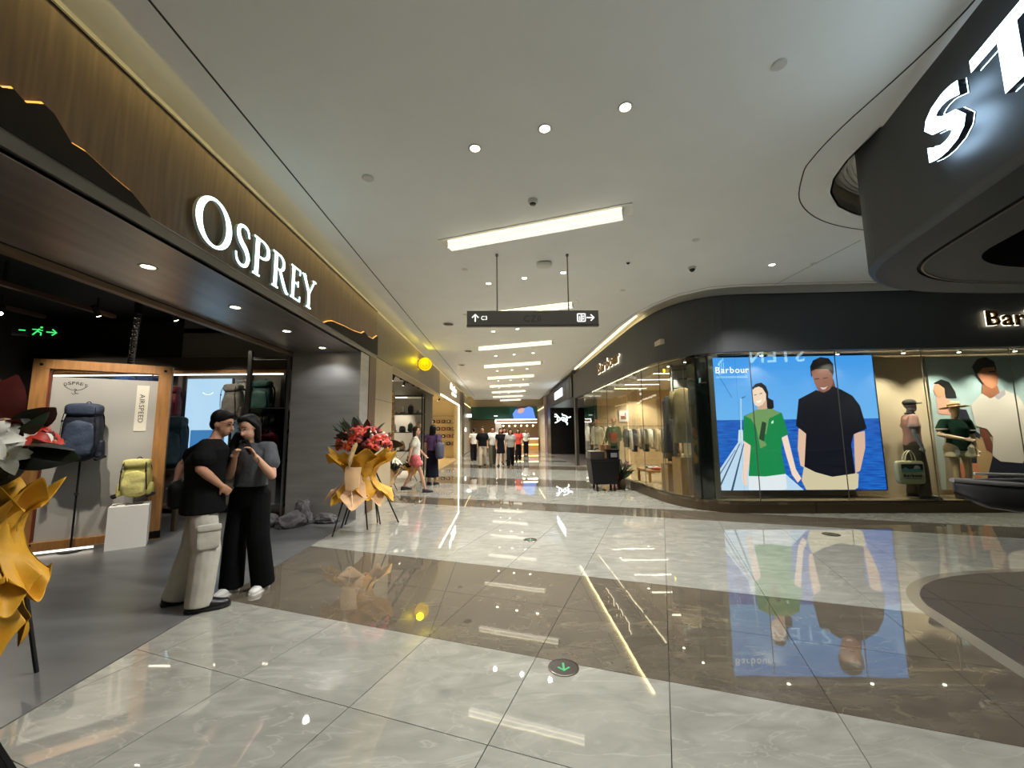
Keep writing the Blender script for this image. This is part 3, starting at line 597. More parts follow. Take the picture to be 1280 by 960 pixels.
# emblem and lit plate of the black store
em = thing('bone_emblem', 'white glowing fossil bird emblem on the black store wall', 'emblem', (3.92, 27.0, 2.28)); frE = ((0, -.001, 0), (1, 0, 0), (0, 0, 1)); EM = E('emblem_white', (240, 255, 255), 4)
for nm, pts, ws in (('spine', [(-.1, .0), (.05, -.02), (.2, .03), (.33, -.04)], [.05, .07, .08, .06]), ('neck', [(.2, .04), (.28, .16), (.22, .24), (.1, .26)], [.05, .04, .04, .05]), ('wing', [(.12, .26), (.0, .3), (-.02, .38)], [.06, .05, .03]), ('head', [(.28, .15), (.42, .12), (.55, .17)], [.06, .06, .05]), ('leg', [(.3, -.04), (.2, -.15), (.3, -.24), (.28, -.36)], [.07, .06, .05, .06]), ('foot', [(.28, -.34), (.34, -.26)], [.05, .05]), ('tail', [(-.08, .0), (-.3, .16), (-.52, .2)], [.06, .05, .05]), ('tail', [(-.25, .12), (-.4, .32), (-.52, .34)], [.05, .05, .04]), ('tail', [(-.12, .02), (-.32, -.14), (-.5, -.22)], [.06, .05, .06]), ('rib', [(-.1, .0), (-.02, .14), (.12, .12)], [.04, .04, .04]), ('rib', [(-.3, .14), (-.36, .0), (-.28, -.1)], [.04, .04, .04]), ('rib', [(.0, -.02), (.04, -.1), (.14, -.12)], [.04, .04, .04])):
    P = [tuple(p[:2]) for p in bez([(a, b, 0) for a, b in pts], 4)]; W = sum([[ws[i]] * 4 for i in range(len(ws) - 1)], []) + [ws[-1]]
    MB().ribbon(P, W, frE, 0, .03).build(nm, EM, em)
lp = thing('light_plate', 'small white lit name plate high on the black storefront', 'sign', (3.12, 0, 0))
MB().bx(-.03, 0, 21.3, 24.4, 3.36, 3.78).build('panel', E('plate_cold', (225, 240, 255), 2.6), lp)
MB().bx(-.034, -.03, 23.3, 23.5, 3.45, 3.66).bx(-.034, -.03, 22.9, 23.05, 3.6, 3.68).build('dark_mark', M('plate_dark', (50, 64, 80), .5), lp)
# ------------------------------------------------------------------ kiosk canopy
kc = thing('kiosk_canopy', 'dark rounded kiosk canopy hanging from the ceiling with glowing letters', 'canopy')
ZB = 3.0
MB().wall(KC, ZB + .05, ZC + .3, -.06, True).build('band', CHARK, kc)
chm = [[Vector((x, y, z)) for x, y in offset(KC, d)] for d, z in ((0, ZB + .05), (-.014, ZB + .018), (-.05, ZB))]
def ringmesh(rings):
    mb = MB(); n = len(rings[0]); mb.add([p for r in rings for p in r], [(i * n + k, i * n + (k + 1) % n, (i + 1) * n + (k + 1) % n, (i + 1) * n + k) for i in range(len(rings) - 1) for k in range(n)]); return mb
ringmesh(chm).build('rounded_edge', CHARK, kc, smooth=True)
ringmesh([[Vector((x, y, z)) for x, y in offset(KC, d)] for d, z in ((-.05, ZB), (-.34, ZB))]).build('underside_rim', CHARK, kc)
ringmesh([[Vector((x, y, z)) for x, y in offset(KC, d)] for d, z in ((-.34, ZB), (-.34, ZB + .03), (-.37, ZB + .03), (-.37, ZB))]).build('trim_groove', BLACK, kc)
ringmesh([[Vector((x, y, z)) for x, y in offset(KC, d)] for d, z in ((-.37, ZB), (-.37, ZB - .006), (-.385, ZB - .006), (-.385, ZB))]).build('trim_line', TRIMM, kc)
ringmesh([[Vector((x, y, z)) for x, y in offset(KC, d)] for d, z in ((-.385, ZB), (-.75, ZB), (-.75, ZB + .9))]).build('inner_rim', CHARK, kc)
MB().prism(offset(KC, -.74), ZB + .88, ZB + .9).build('inner_top', BLACK, kc)
MB().beam((4.6, 2.9, ZB + .12), (9, 2.9, ZB + .12), .5, .12).build('cross_beam', CHARK, kc)
ST_ = E('stend_white', (214, 242, 255), 5); SDK = M('letter_return', (30, 32, 36), .5)
ks = thing('kiosk_sign', 'cold white glowing letters STEND on the near face of the canopy', 'sign')
ax = Vector((-ST, -CT, 0)); nn = ax.cross(Vector((0, 0, 1)))
p0 = Vector((3.085, 2.62, 3.32)) + nn * .05
letters('STEND', .38, 2.85, .04, ST_, ks, p0 + ax * .05, ax, (0, 0, 1), .03, gap=.1, side=SDK)
letters('STEND', .38, 2.85, .006, E('stend_halo', (190, 225, 255), 9), ks, p0 + ax * .05 - nn * .026, ax, (0, 0, 1), .034, name='halo', gap=.1, side=SDK)
ks2 = thing('kiosk_sign', 'cold white glowing letters STEND on the canopy side facing the shop window', 'sign')
letters('STEND', .36, 1.75, .04, ST_, ks2, (7.35, 4.46, 3.2), (-1, .01, 0), (0, 0, 1), .014, gap=.16, side=SDK)
# ------------------------------------------------------------------ people
SKIN = M('skin', (176, 130, 104), .55, spec=.25); SKIN2 = M('skin_fair', (192, 148, 122), .55, spec=.25); HAIR = M('hair_black', (9, 8, 8), .5, spec=.15)
EYE = M('eye_dark', (24, 18, 16), .2); LIP = M('lips', (160, 86, 80), .4)
def hand(mb, w, d, palm, s=1., curl=.6, grip=None):
    """palm starts at wrist w, points along d; palm = direction the palm faces; fingers curl towards palm"""
    d = Vector(d).normalized(); palm = Vector(palm); palm = (palm - d * palm.dot(d)).normalized(); side = d.cross(palm)
    w = Vector(w); c = w + d * .045 * s
    R = Matrix((side, palm, d)).transposed()
    mb.ball(c, (.04 * s, .016 * s, .052 * s), 10, 8, R)
    for i, L in enumerate((.072, .082, .076, .058)):
        b = w + d * .088 * s + side * (-.03 + .02 * i) * s
        d1 = (d * math.cos(curl * .5) + palm * math.sin(curl * .5)); d2 = (d * math.cos(curl * 1.6) + palm * math.sin(curl * 1.6)); d3 = (d * math.cos(curl * 2.4) + palm * math.sin(curl * 2.4))
        p1 = b + d1 * L * .45 * s; p2 = p1 + d2 * L * .32 * s; p3 = p2 + d3 * L * .25 * s
        chain(mb, [b - d * .02 * s, p1, p2, p3], [.0095 * s, .009 * s, .0085 * s, .007 * s], 6)
    b = w + d * .03 * s - side * .032 * s
    chain(mb, [b, b + (d * .6 - side * .7 + palm * .35).normalized() * .035 * s, b + (d * .85 - side * .45 + palm * .6).normalized() * .07 * s], [.012 * s, .0105 * s, .008 * s], 6)
def frame_of(fwd, tilt=0., nod=0.):
    """head axes: x right, y forward, z up"""
    f = Vector((fwd[0], fwd[1], 0)).normalized(); r = f.cross(Vector((0, 0, 1)))
    R = Matrix((r, f, Vector((0, 0, 1)))).transposed()
    return R @ Matrix.Rotation(-nod, 3, 'X') @ Matrix.Rotation(tilt, 3, 'Y')
def figure(name, label, loc, rz, J, P, group=None, cat='person'):
    """J: joints in metres (local: y forward, x to the figure's right). P: clothing and options."""
    t = thing(name, label, cat, loc, rz, group)
    vox = P.get('vox', .011); J = {k: Vector(v) for k, v in J.items()}; skin = P.get('skin', SKIN)
    k = P.get('build', 1.0)
    body = MB(); H = J['head']; HR = frame_of(P.get('look', (0, 1)), P.get('tilt', 0), P.get('nod', 0)); hs = P.get('hs', 1.)
    hp = lambda x, y, z: H + HR @ Vector((x * hs, y * hs, z * hs))
    body.ball(H + HR @ Vector((0, -.012, .028)) * hs, (.076 * hs, .094 * hs, .09 * hs), 16, 12, HR)
    body.ball(hp(0, .028, -.045), (.058 * hs, .062 * hs, .068 * hs), 14, 10, HR)
    body.ball(hp(0, .045, -.088), (.03 * hs, .028 * hs, .022 * hs), 10, 8, HR)
    if not P.get('mannequin'):
        cap(body, hp(0, .084, .012), hp(0, .104, -.03), .009 * hs, .014 * hs, 8)
        for s in (-1, 1): body.ball(hp(s * .076, -.006, -.01), (.012, .022, .032), 8, 6, HR)
    nb = J['neck']; cap(body, nb - Vector((0, 0, .05)), hp(0, -.012, -.06), .056, .05)
    # core (kept inside the clothes)
    pv = J['pelvis']; ch = J['chest']
    body.loft([ellring(pv + Vector((0, 0, -.06)), .125, .09), ellring(pv + Vector((0, 0, .06)), .13, .088), ellring((pv + ch) / 2 + Vector((0, 0, .02)), .112, .08), ellring(ch + Vector((0, 0, .05)), .14, .095), ellring(nb - Vector((0, 0, .06)), .12, .07), ellring(nb, .055, .05)])
    for s in 'RL':
        sh, el, wr = J[s + 'sh'], J[s + 'el'], J[s + 'wr']
        chain(body, [sh, sh.lerp(el, .5), el, el.lerp(wr, .35), wr], [.052 * k, .046 * k, .038 * k, .04 * k, .026], 10)
        hd = P.get(s + 'hand', (wr - el)); pm = P.get(s + 'palm', (-.3 if s == 'R' else .3, .5, 0))
        hand(body, wr, hd, pm, .92 * P.get('hands', 1.), P.get(s + 'curl', .6))
        hip, kn, an = J[s + 'hip'], J[s + 'kn'], J[s + 'an']
        chain(body, [hip, hip.lerp(kn, .45), kn, kn.lerp(an, .3), an], [.08, .07, .05, .053, .033], 10)
        fd = Vector(P.get(s + 'foot', (0.06 if s == 'R' else -.06, 1, 0))).normalized()
        cap(body, an - Vector((0, 0, .03)), an + fd * .12 - Vector((0, 0, .045)), .032, .026, 8)
    bo = put('body', remesh(body, vox, 2), t); bo.data.materials.append(skin); tag(bo, P.get('bodylabel'))
    if P.get('face', True) and not P.get('mannequin'):
        for s in (-1, 1):
            MB().ball(hp(s * .03, .08, .012), (.013, .008, .006), 8, 6, HR).build('eye', EYE, t, smooth=True)
            MB().tube([hp(s * .014, .087, .032), hp(s * .032, .086, .037), hp(s * .05, .074, .03)], .0042, 6).build('eyebrow', HAIR, t)
        MB().ball(hp(0, .085, -.058), (.022, .008, .007), 8, 6, HR).build('mouth', LIP, t, smooth=True)
    # hair
    if P.get('hair'):
        hm = MB(); st = P['hair']
        if st == 'short':
            hm.ball(hp(0, -.024, .05), (.085 * hs, .098 * hs, .088 * hs), 16, 12, HR); hm.ball(hp(0, .022, .09), (.058 * hs, .055 * hs, .032 * hs), 12, 8, HR); hm.ball(hp(0, -.055, -.005), (.072 * hs, .058 * hs, .07 * hs), 12, 8, HR); [hm.ball(hp(sx * .035, -.02, .03), (.05 * hs, .06 * hs, .055 * hs), 12, 8, HR) for sx in (-1, 1)]
        else:
            hm.ball(hp(0, -.036, .036), (.086 * hs, .092 * hs, .092 * hs), 16, 12, HR); hm.ball(hp(0, .02, .105), (.062 * hs, .062 * hs, .03 * hs), 12, 8, HR)
            for s in (-1, 1): chain(hm, [hp(s * .045, .03, .1), hp(s * .074, .0, .03), hp(s * .076, -.02, -.02), hp(s * .074, -.03, -.03) - Vector((0, 0, .09))], [.022, .024, .028, .03])
            L = P.get('hairlen', .28)
            q0 = hp(0, -.06, .0); hm.loft([ellring(q0 + Vector((0, 0, z)), a_, b_) for z, a_, b_ in ((.02, .08, .05), (-.1, .088, .045), (-.12 - L * .6, .092, .04), (-.12 - L, .06, .025))])
            for pts, rs in P.get('locks', []): chain(hm, pts, rs)
        ho = put('hair', remesh(hm, vox, 2), t); ho.data.materials.append(P.get('hairmat', HAIR))
    # shirt
    sm = P['shirt']; tp = MB(); hem = P.get('hem', -.04); wx, wy = P.get('torso', (.165, .118))
    a = pv + Vector((0, 0, hem)); m1 = pv.lerp(ch, .5); 
    tp.loft([ellring(a, wx * P.get('flare', 1.02), wy * 1.12, e=.85), ellring(pv + Vector((0, 0, .06)), wx * .97, wy * 1.05, e=.85), ellring(m1 + Vector((0, 0, .04)), wx * .93, wy * .98, e=.85), ellring(ch + Vector((0, 0, .05)), wx * 1.05, wy * 1.05, e=.85), ellring(nb - Vector((0, 0, .085)), wx * .98, wy * .85, e=.9), ellring(nb - Vector((0, 0, .035)), wx * .62, wy * .62), ellring(nb + Vector((0, 0, .005)), .062, .06)])
    for s in 'RL':
        sh, el, wr = J[s + 'sh'], J[s + 'el'], J[s + 'wr']; q = P.get('sleeve', .55)
        r0 = P.get('slv', .078)
        chain(tp, [sh.lerp(nb, .35) - Vector((0, 0, .02)), sh, sh.lerp(el, min(q, 1) * .98)], [.07, .068 * k, r0 * k])
        if q > 1: chain(tp, [el, el.lerp(wr, q - 1)], [.055 * k, .045 * k])
    so_ = put('shirt', remesh(tp, vox, 2), t); so_.data.materials.append(sm); tag(so_, P.get('shirtlabel'))
    # trousers / shorts / skirt
    lm = P['legs']; lg = MB(); ql = P.get('leglen', 1.0); r0, r1, r2 = P.get('legr', (.105, .09, .085))
    lg.loft([ellring(pv + Vector((0, 0, -.12)), .155, .12), ellring(pv + Vector((0, 0, -.02)), .168, .125), ellring(pv + Vector((0, 0, .1)), .145, .108)])
    if P.get('skirt'):
        z0 = P['skirt']; lg.loft([ellring((pv.x, pv.y, z0), .2, .17), ellring(pv + Vector((0, 0, 0)), .165, .13)])
    else:
        for s in 'RL':
            hip, kn, an = J[s + 'hip'], J[s + 'kn'], J[s + 'an']
            if ql >= 1:
                e = an - Vector((0, 0, P.get('cuff', .03))); lg.tube([hip + Vector((0, 0, .02)), hip.lerp(kn, .5), kn, kn.lerp(e, .5), e], [r0, (r0 + r1) / 2, r1, (r1 + r2) / 2, r2], 14); lg.ball(hip, r0, 12, 8)
            else:
                e = hip.lerp(kn, ql); lg.tube([hip + Vector((0, 0, .02)), hip.lerp(e, .5), e], [r0, r0, r1], 14); lg.ball(hip, r0, 12, 8)
    lo = put(P.get('legname', 'trousers'), remesh(lg, vox, 2), t); lo.data.materials.append(lm); tag(lo, P.get('leglabel'))
    # shoes
    for s in 'RL':
        an = J[s + 'an']; fd = Vector(P.get(s + 'foot', (0.06 if s == 'R' else -.06, 1, 0))).normalized(); sd = fd.cross(Vector((0, 0, 1)))
        b = Vector((an.x, an.y, an.z - .08)); sh = MB(); ss = P.get('shoe', 1.)
        R = Matrix((sd, fd, Vector((0, 0, 1)))).transposed()
        def rg(y, w, h, z): return [b + R @ Vector((w * math.copysign(abs(math.cos(q)) ** .8, math.cos(q)), y, z + h * max(-.35, math.sin(q)))) * ss for q in [2 * PI * i / 14 for i in range(14)]]
        sh.loft([rg(-.075, .02, .02, .03), rg(-.068, .036, .05, .03), rg(-.02, .042, .065, .035), rg(.06, .046, .05, .03), rg(.13, .048, .032, .026), rg(.18, .036, .024, .024), rg(.195, .015, .012, .022)])
        so2 = sh.build('shoe', P.get('shoes', BLACK), t, smooth=True)
        sl = MB(); sl.loft([[b + R @ Vector((w * c_, y, z)) * ss for c_ in (-1, 1) for z in ((0, .018) if c_ < 0 else (.018, 0))] for y, w in ((-.078, .03), (-.05, .042), (.06, .05), (.14, .05), (.19, .03), (.2, .014))]); sl.build('sole', P.get('soles', M('sole_dark', (30, 30, 30), .7)), so2)
    return t, J, hp
def stand(h=1.7, stride=0., rarm=None, larm=None, lean=0.):
    s = h / 1.72
    J = dict(pelvis=(0, 0, .93), chest=(0, .01 + lean, 1.22), neck=(0, .0 + lean * 1.6, 1.45), head=(0, .03 + lean * 2, 1.6), Rsh=(.175, lean * 1.4, 1.39), Lsh=(-.175, lean * 1.4, 1.39), Rel=(.22, -.03 + lean, 1.11), Lel=(-.22, -.03 + lean, 1.11), Rwr=(.22, .06, .88), Lwr=(-.22, .06, .88), Rhip=(.085, 0, .9), Lhip=(-.085, 0, .9), Rkn=(.09, .02 + stride * .5, .5), Lkn=(-.09, .03 - stride * .35, .5), Ran=(.095, stride, .08), Lan=(-.095, -stride, .08 + abs(stride) * .25))
    if rarm: J['Rel'], J['Rwr'] = rarm
    if larm: J['Lel'], J['Lwr'] = larm
    return {k: tuple(c * s for c in v) for k, v in J.items()}
cl = lambda n, c, r=.85: M('cloth_' + n, c, r, bump=.35, scale=14, var=.1, spec=.08)
# --- man in black shirt and pale cargo trousers
Jm = dict(pelvis=(0, .05, .91), chest=(0, .05, 1.22), neck=(0.01, .09, 1.46), head=(.015, .155, 1.602), Rsh=(.185, .03, 1.40), Lsh=(-.185, .06, 1.40), Rel=(.25, .0, 1.21), Lel=(-.30, -.12, 1.22), Rwr=(.19, .16, 1.05), Lwr=(-.2, -.15, 1.09),
          Rhip=(.09, .05, .83), Lhip=(-.09, .05, .83), Rkn=(.13, .09, .49), Lkn=(-.16, .02, .49), Ran=(.15, .06, .09), Lan=(-.18, -.1, .09))
PALE = M('cloth_pale_cargo', (176, 172, 160), .85, bump=.5, scale=9, var=.08)
man, Jv, hp = figure('person', 'man in black t-shirt and pale cargo trousers leaning towards a phone', (-2.77, 3.83, 0), math.radians(-52), Jm,
    dict(shirt=cl('black', (17, 17, 18)), legs=PALE, hair='short', look=(.62, .78), nod=.22, legr=(.104, .11, .1), cuff=.045, hem=-.1, torso=(.2, .155), flare=1.05, slv=.088, shoes=M('shoe_black', (18, 18, 19), .4), shoe=1.18, Rcurl=.9, Lcurl=.9, Rpalm=(-1, 0, -.2), Lpalm=(1, .2, 0), Rfoot=(.1, 1, 0), Lfoot=(-.15, 1, 0), leglen=1.0, build=1.05))
frm = MB()
for s in (-1, 1):
    c = [hp(s * .032 + .024 * math.cos(q), .099 - .004 * abs(s), .012 + .018 * math.sin(q)) for q in [2 * PI * i / 14 for i in range(15)]]; frm.tube(c, .0022, 5)
    frm.tube([hp(s * .056, .098, .018), hp(s * .078, .05, .02), hp(s * .08, -.01, .015)], .002, 5)
frm.tube([hp(-.009, .1, .016), hp(.009, .1, .016)], .002, 5); frm.build('glasses', M('glasses_metal', (60, 58, 56), .3, .8), man)
# cargo pockets
for s in 'RL':
    sx = 1 if s == 'R' else -1
    pk = MB(); c = Jv[s + 'hip'].lerp(Jv[s + 'kn'], .62) + Vector((sx * .118, .02, 0)); pk.ball(c, (.016, .085, .1), 14, 8, e=.4); pk.ball(c + Vector((sx * .008, 0, .085)), (.016, .09, .03), 14, 8, e=.4)
    pk.build('cargo_pocket', PALE, man, smooth=True)
# sling bag behind his waist (worn, a thing of its own)
bg = thing('sling_bag', 'black sling bag hanging behind the waist of the man in black', 'bag', (-2.77, 3.83, 0), math.radians(-52))
BAGB = M('bag_black', (15, 15, 16), .6, bump=.3, scale=12, spec=.15)
MB().ball((-.1, -.135, .97), (.19, .075, .12), 18, 10, e=.55).build('pouch', BAGB, bg, smooth=True)
MB().tube([(-.2, -.212, 1.03), (-.1, -.214, 1.03), (.0, -.212, 1.03)], .006, 6).build('zip', M('zip_grey', (90, 90, 90), .3, .8), bg)
MB().tube(bez([(-.2, -.2, .98), (-.215, -.05, 1.05), (-.17, .09, 1.12), (-.02, .155, 1.2), (.1, .15, 1.3)], 5), .012, 6).build('strap', BAGB, bg)
# --- woman looking at a phone
Jw = dict(pelvis=(0, 0, .93), chest=(-.01, .01, 1.2), neck=(-.01, .03, 1.42), head=(.0, .085, 1.57), Rsh=(.15, .0, 1.365), Lsh=(-.17, .0, 1.365), Rel=(.17, .08, 1.10), Lel=(-.27, .09, 1.10), Rwr=(.0, .25, 1.28), Lwr=(-.2, .24, 1.29),
          Rhip=(.085, 0, .9), Lhip=(-.085, 0, .9), Rkn=(.11, .02, .5), Lkn=(-.12, .02, .5), Ran=(.12, .02, .08), Lan=(-.13, -.08, .08))
woman, Jv2, hp2 = figure('person', 'long haired woman in grey t-shirt and black wide trousers holding a phone', (-2.51, 4.19, 0), math.radians(180 - 4), Jw,
    dict(shirt=cl('grey', (74, 76, 80)), legs=cl('blackpant', (13, 13, 14)), hair='long', look=(.1, 1), nod=.42, tilt=.1, hairlen=.2, legr=(.105, .1, .105), cuff=.035, hem=.07, torso=(.16, .11), slv=.082, shoes=M('shoe_white', (205, 203, 198), .5), soles=M('sole_white', (220, 218, 212), .6), skin=SKIN2,
         Rhand=(-.35, .3, .75), Lhand=(.35, .25, .8), Rpalm=(-.6, .2, -.3), Lpalm=(.4, .5, -.4), Rcurl=.75, Lcurl=.65,
         locks=[([hp_ for hp_ in [(.13, .05, 1.5), (.15, .08, 1.4), (.14, .12, 1.28), (.12, .12, 1.2)]], [.035, .042, .036, .02])]))
ph = thing('phone', 'smartphone in a dark case held up by the woman', 'phone', (-2.39, 3.915, 1.385), math.radians(170))
Rp = Matrix.Rotation(-.5, 3, 'X') @ Matrix.Rotation(.15, 3, 'Y')
MB().box((0, 0, 0), (.076, .009, .155), Rp).build('case', M('phone_case', (44, 40, 38), .3), ph); MB().box(Rp @ Vector((0, -.006, 0)), (.07, .002, .148), Rp).build('screen', E('phone_screen', (190, 205, 220), .8), ph)
MB().box(Rp @ Vector((.015, .008, .05)), (.035, .008, .035), Rp).build('camera_bump', M('bump_black', (16, 16, 18), .15), ph)
bl = thing('bracelet', 'thin bracelet on the left wrist of the woman in grey', 'bracelet', (-2.51, 4.19, 0), math.radians(176))
w0 = Jv2['Lwr']; MB().tube([w0 + Vector((.032 * math.cos(q), .012 * math.sin(q), -.03 + .03 * math.sin(q))) for q in [2 * PI * i / 16 for i in range(17)]], .005, 6).build('band', M('bracelet_green', (70, 90, 70), .4), bl)
# --- pair outside the second shop
figure('person', 'woman in white t-shirt and pink shorts walking to the right', (-2.27, 10.65, 0), math.radians(-75), stand(1.66, .27, ((.24, -.12, 1.12), (.26, -.16, .9)), ((-.2, .12, 1.1), (-.2, .26, .95))),
    dict(vox=.016, shirt=cl('white', (205, 200, 186)), legs=M('pink_shorts', (196, 96, 100), .8, var=.35, scale=18), leglen=.55, legr=(.12, .125, .1), legname='shorts', hair='long', hairlen=.04, hairmat=M('hair_brown', (40, 22, 18), .4), hem=.02, look=(.25, 1), skin=SKIN2, shoes=M('sandal_dark', (34, 28, 26), .6)))
wb, _, _ = figure('person', 'dark haired woman in purple top and long dark skirt seen from behind', (-2.08, 12.1, 0), math.radians(-15), stand(1.72, .02),
    dict(vox=.016, shirt=cl('purple', (86, 62, 96)), legs=cl('navy', (24, 24, 36)), skirt=.22, legname='skirt', hair='long', hairlen=.14, hem=.05, sleeve=.4, shoes=M('shoe_black', (18, 18, 19), .4), face=False))
b = thing('shoulder_bag', 'large slate shoulder bag worn by the woman in purple', 'bag', (-2.08, 12.1, 0), math.radians(-15)); bm_ = M('bag_slate', (62, 62, 82), .8, bump=.3)
MB().ball((.27, -.08, .98), (.09, .19, .24), 16, 10, e=.6).build('pouch', bm_, b, smooth=True); MB().tube(bez([(.27, -.2, 1.16), (.22, -.13, 1.4), (.2, .0, 1.46), (.23, .06, 1.38), (.27, .05, 1.16)], 4), .012, 6).build('strap', bm_, b)
# --- group walking at the far end
far_p = dict(vox=.024, face=False, hands=1.05)
def fp(label, x, y, rz, h, shirt, legs, **k):
    stv = k.pop('stride', .16); figure('person', label, (x, y, 0), rz, stand(h, stv), dict(far_p, shirt=shirt, legs=legs, **k), 'people walking at the far end')
DEN = cl('olive', (86, 84, 66)); TAN = cl('tan', (176, 162, 140)); FW = cl('farwhite', (206, 202, 192)); FB = cl('farblack', (22, 21, 23))
fp('person in black t-shirt and cream trousers at the front of the far group', -.93, 18.2, PI, 1.73, FB, TAN, hair='short', slv=.1, hem=-.05, torso=(.19, .13))
fp('person in white t-shirt and olive trousers beside the black t-shirt', -.5, 18.7, PI + .2, 1.73, FW, DEN, hair='short')
fp('woman in short black dress in the far group', -.12, 18.4, PI - .1, 1.66, FB, FB, skirt=.55, legname='dress_skirt', hair='long', hairlen=.1, sleeve=.3)
fp('woman in grey vest over white and black trousers in the far group', .3, 17.8, PI, 1.62, cl('fargrey', (150, 146, 138)), FB, hair='long', hairlen=.12)
fp('person in white top walking away at the far left', -1.55, 21.5, .2, 1.7, FW, FB, hair='short', stride=.2)
fp('person in red top beyond the grey vest', .75, 21.2, PI, 1.66, cl('farred', (206, 72, 62)), FB, hair='long', hairlen=.1)
fp('shop clerk in white top near the far counter', 1.5, 27.5, PI, 1.66, FW, FB, hair='short', stride=.05)
fp('woman in pale blouse half hidden behind the black dress', .05, 20.6, PI, 1.7, FW, TAN, hair='long', hairlen=.1)
# ------------------------------------------------------------------ backpack shop
def fabric(n, c, r=.6): return M('fabric_' + n, c, r, bump=.9, scale=9, var=.16, spec=.25)
WEB = M('webbing_black', (20, 20, 21), .7, spec=.15)
def packshape(w, d, h, taper=.85, e=.45, seed=0, amp=.018):
    mb = MB(); n = 24; rings = []
    for j in range(13):
        v = j / 12; s = (math.sin(PI * min(max(v, .0), 1)) ** .17) if 0 < v < 1 else .25
        wv = w / 2 * (1 - (1 - taper) * v) * s; dv = d / 2 * (1 - .25 * v) * s
        rg = ellring((0, 0, h * v), wv, dv, n, e=e)
        rings.append([p + Vector((0, -1, 0)) * amp * noise.noise(Vector((p.x * 9 + seed, p.y * 9, p.z * 11))) + p.normalized() * amp * noise.noise(Vector((p.x * 16, seed + p.y * 5, p.z * 16))) for p in rg])
    return mb.loft(rings)
def backpack(name, label, cat, loc, rz, w, d, h, body, lid=None, accent=None, group=None, tall=False, seed=0, detail=True):
    t = thing(name, label, cat, loc, rz, group); lid = lid or body; accent = accent or WEB
    packshape(w, d, h, .9, .5, seed).build('body', body, t, smooth=True)
    MB().ball((0, -d * .06, h * .93), (w * .445, d * .47, h * .12), 24, 12, e=.55).build('lid', lid, t, smooth=True)
    packshape(w * .8, d * .3, h * .66, .92, .4, seed + 3).build('front_pocket', lid, t, (0, -d * .42, h * .07), smooth=True)
    if detail:
        for s in (-1, 1):
            packshape(w * .22, d * .6, h * .36, .8, .6, seed + s).build('side_pocket', accent, t, (s * w * .47, 0, h * .03), smooth=True)
            MB().tube(bez([(s * w * .33, -d * .42, h * .99), (s * w * .37, -d * .6, h * .8), (s * w * .4, -d * .58, h * .5), (s * w * .42, -d * .45, h * .2)], 4), .007, 6, flat=.4).build('compression_strap', WEB, t)
            MB().box((s * w * .375, -d * .6, h * .72), (.022, .012, .03)).build('buckle', M('buckle', (34, 34, 36), .3), t)
            MB().tube(bez([(s * w * .22, d * .4, h * .95), (s * w * .3, d * .75, h * .8), (s * w * .32, d * .7, h * .4), (s * w * .36, d * .4, h * .12)], 4), .024, 8, flat=.4).build('shoulder_strap', WEB, t)
            MB().tube(bez([(s * w * .4, d * .1, h * .1), (s * w * .62, -d * .2, h * .08), (s * w * .5, -d * .7, h * .03)], 4), .026, 8, flat=.5).build('hip_belt', WEB, t)
        MB().tube(bez([(-.04, d * .3, h * 1.03), (0, d * .35, h * 1.09), (.04, d * .3, h * 1.03)], 5), .006, 6).build('handle', WEB, t)
    return t
FRZ = math.radians(33); F0 = (-5.04, 6.37, 0)
def floc(x, y, z):
    c, s = math.cos(FRZ), math.sin(FRZ); return (F0[0] + x * c - y * s, F0[1] + x * s + y * c, F0[2] + z)
fm = thing('display_stand', 'chunky oak post and beam display frame around the grey panel', 'display frame', F0, FRZ)
MB().bx(-.215, -.06, -.06, .1, 0, 2.42).build('post', OAK, fm); MB().bx(-1.5, -1.345, -.06, .1, 0, 2.42).build('post', OAK, fm)
MB().bx(-1.5, -.06, -.065, .105, 2.42, 2.545).build('top_beam', OAK, fm); MB().bx(-1.5, -.06, -.065, .105, 0, .13).build('bottom_beam', OAK, fm)
for x in (-1.42, -.14):
    MB().tube([(x, -.075, 2.47), (x, -.06, 2.47)], .02, 8).build('bolt', M('bolt_black', (30, 28, 26), .4, .8), fm); MB().bx(x - .1, x + .1, -.07, -.064, .02, .12).build('bracket', M('bolt_black', (30, 28, 26), .4, .8), fm)
MB().bx(-1.345, -1.335, -.02, .0, .13, 2.42).build('red_edge', M('red_edge', (120, 26, 20), .5), fm)
gp = thing('grey_panel', 'tall grey display panel with small logo and AIRSPEED plate', 'display panel', F0, FRZ)
MB().bx(-1.325, -.225, .02, .05, .11, 2.32).build('board', M('panel_grey', (172, 171, 166), .55, var=.04, scale=3), gp)
INK = M('ink_dark', (62, 62, 60), .6); frP = ((0, .02, 0), (1, 0, 0), (0, 0, 1))
for i, ch in enumerate('OSPREY'):
    q = (i - 2.5) / 2.5; letters(ch, .042, .034 if ch != 'R' else .038, .003, INK, gp, (-1.115 + q * .095, .018, 2.222 - .022 * q * q), (1, 0, -q * .25), (q * .25, 0, 1), .02)
MB().ribbon([(-1.095 + .15 * math.sin(a), 2.33 - .19 * math.cos(a)) for a in [(-1 + 2 * i / 14) * .9 for i in range(15)]], .008, frP, 0, .003).build('logo_arc', INK, gp)
MB().ribbon([tuple(p[:2]) for p in bez([(-1.11, 2.16, 0), (-1.085, 2.15, 0), (-1.1, 2.12, 0), (-1.08, 2.095, 0), (-1.06, 2.1, 0)], 4)], .009, frP, 0, .003).ribbon([(-1.13, 2.1), (-1.115, 2.085), (-1.09, 2.095)], .008, frP, 0, .003).build('logo_bird', INK, gp)
MB().bx(-.455, -.315, .012, .02, 1.57, 2.245).build('name_plate', M('plate_ivory', (226, 222, 208), .5), gp)
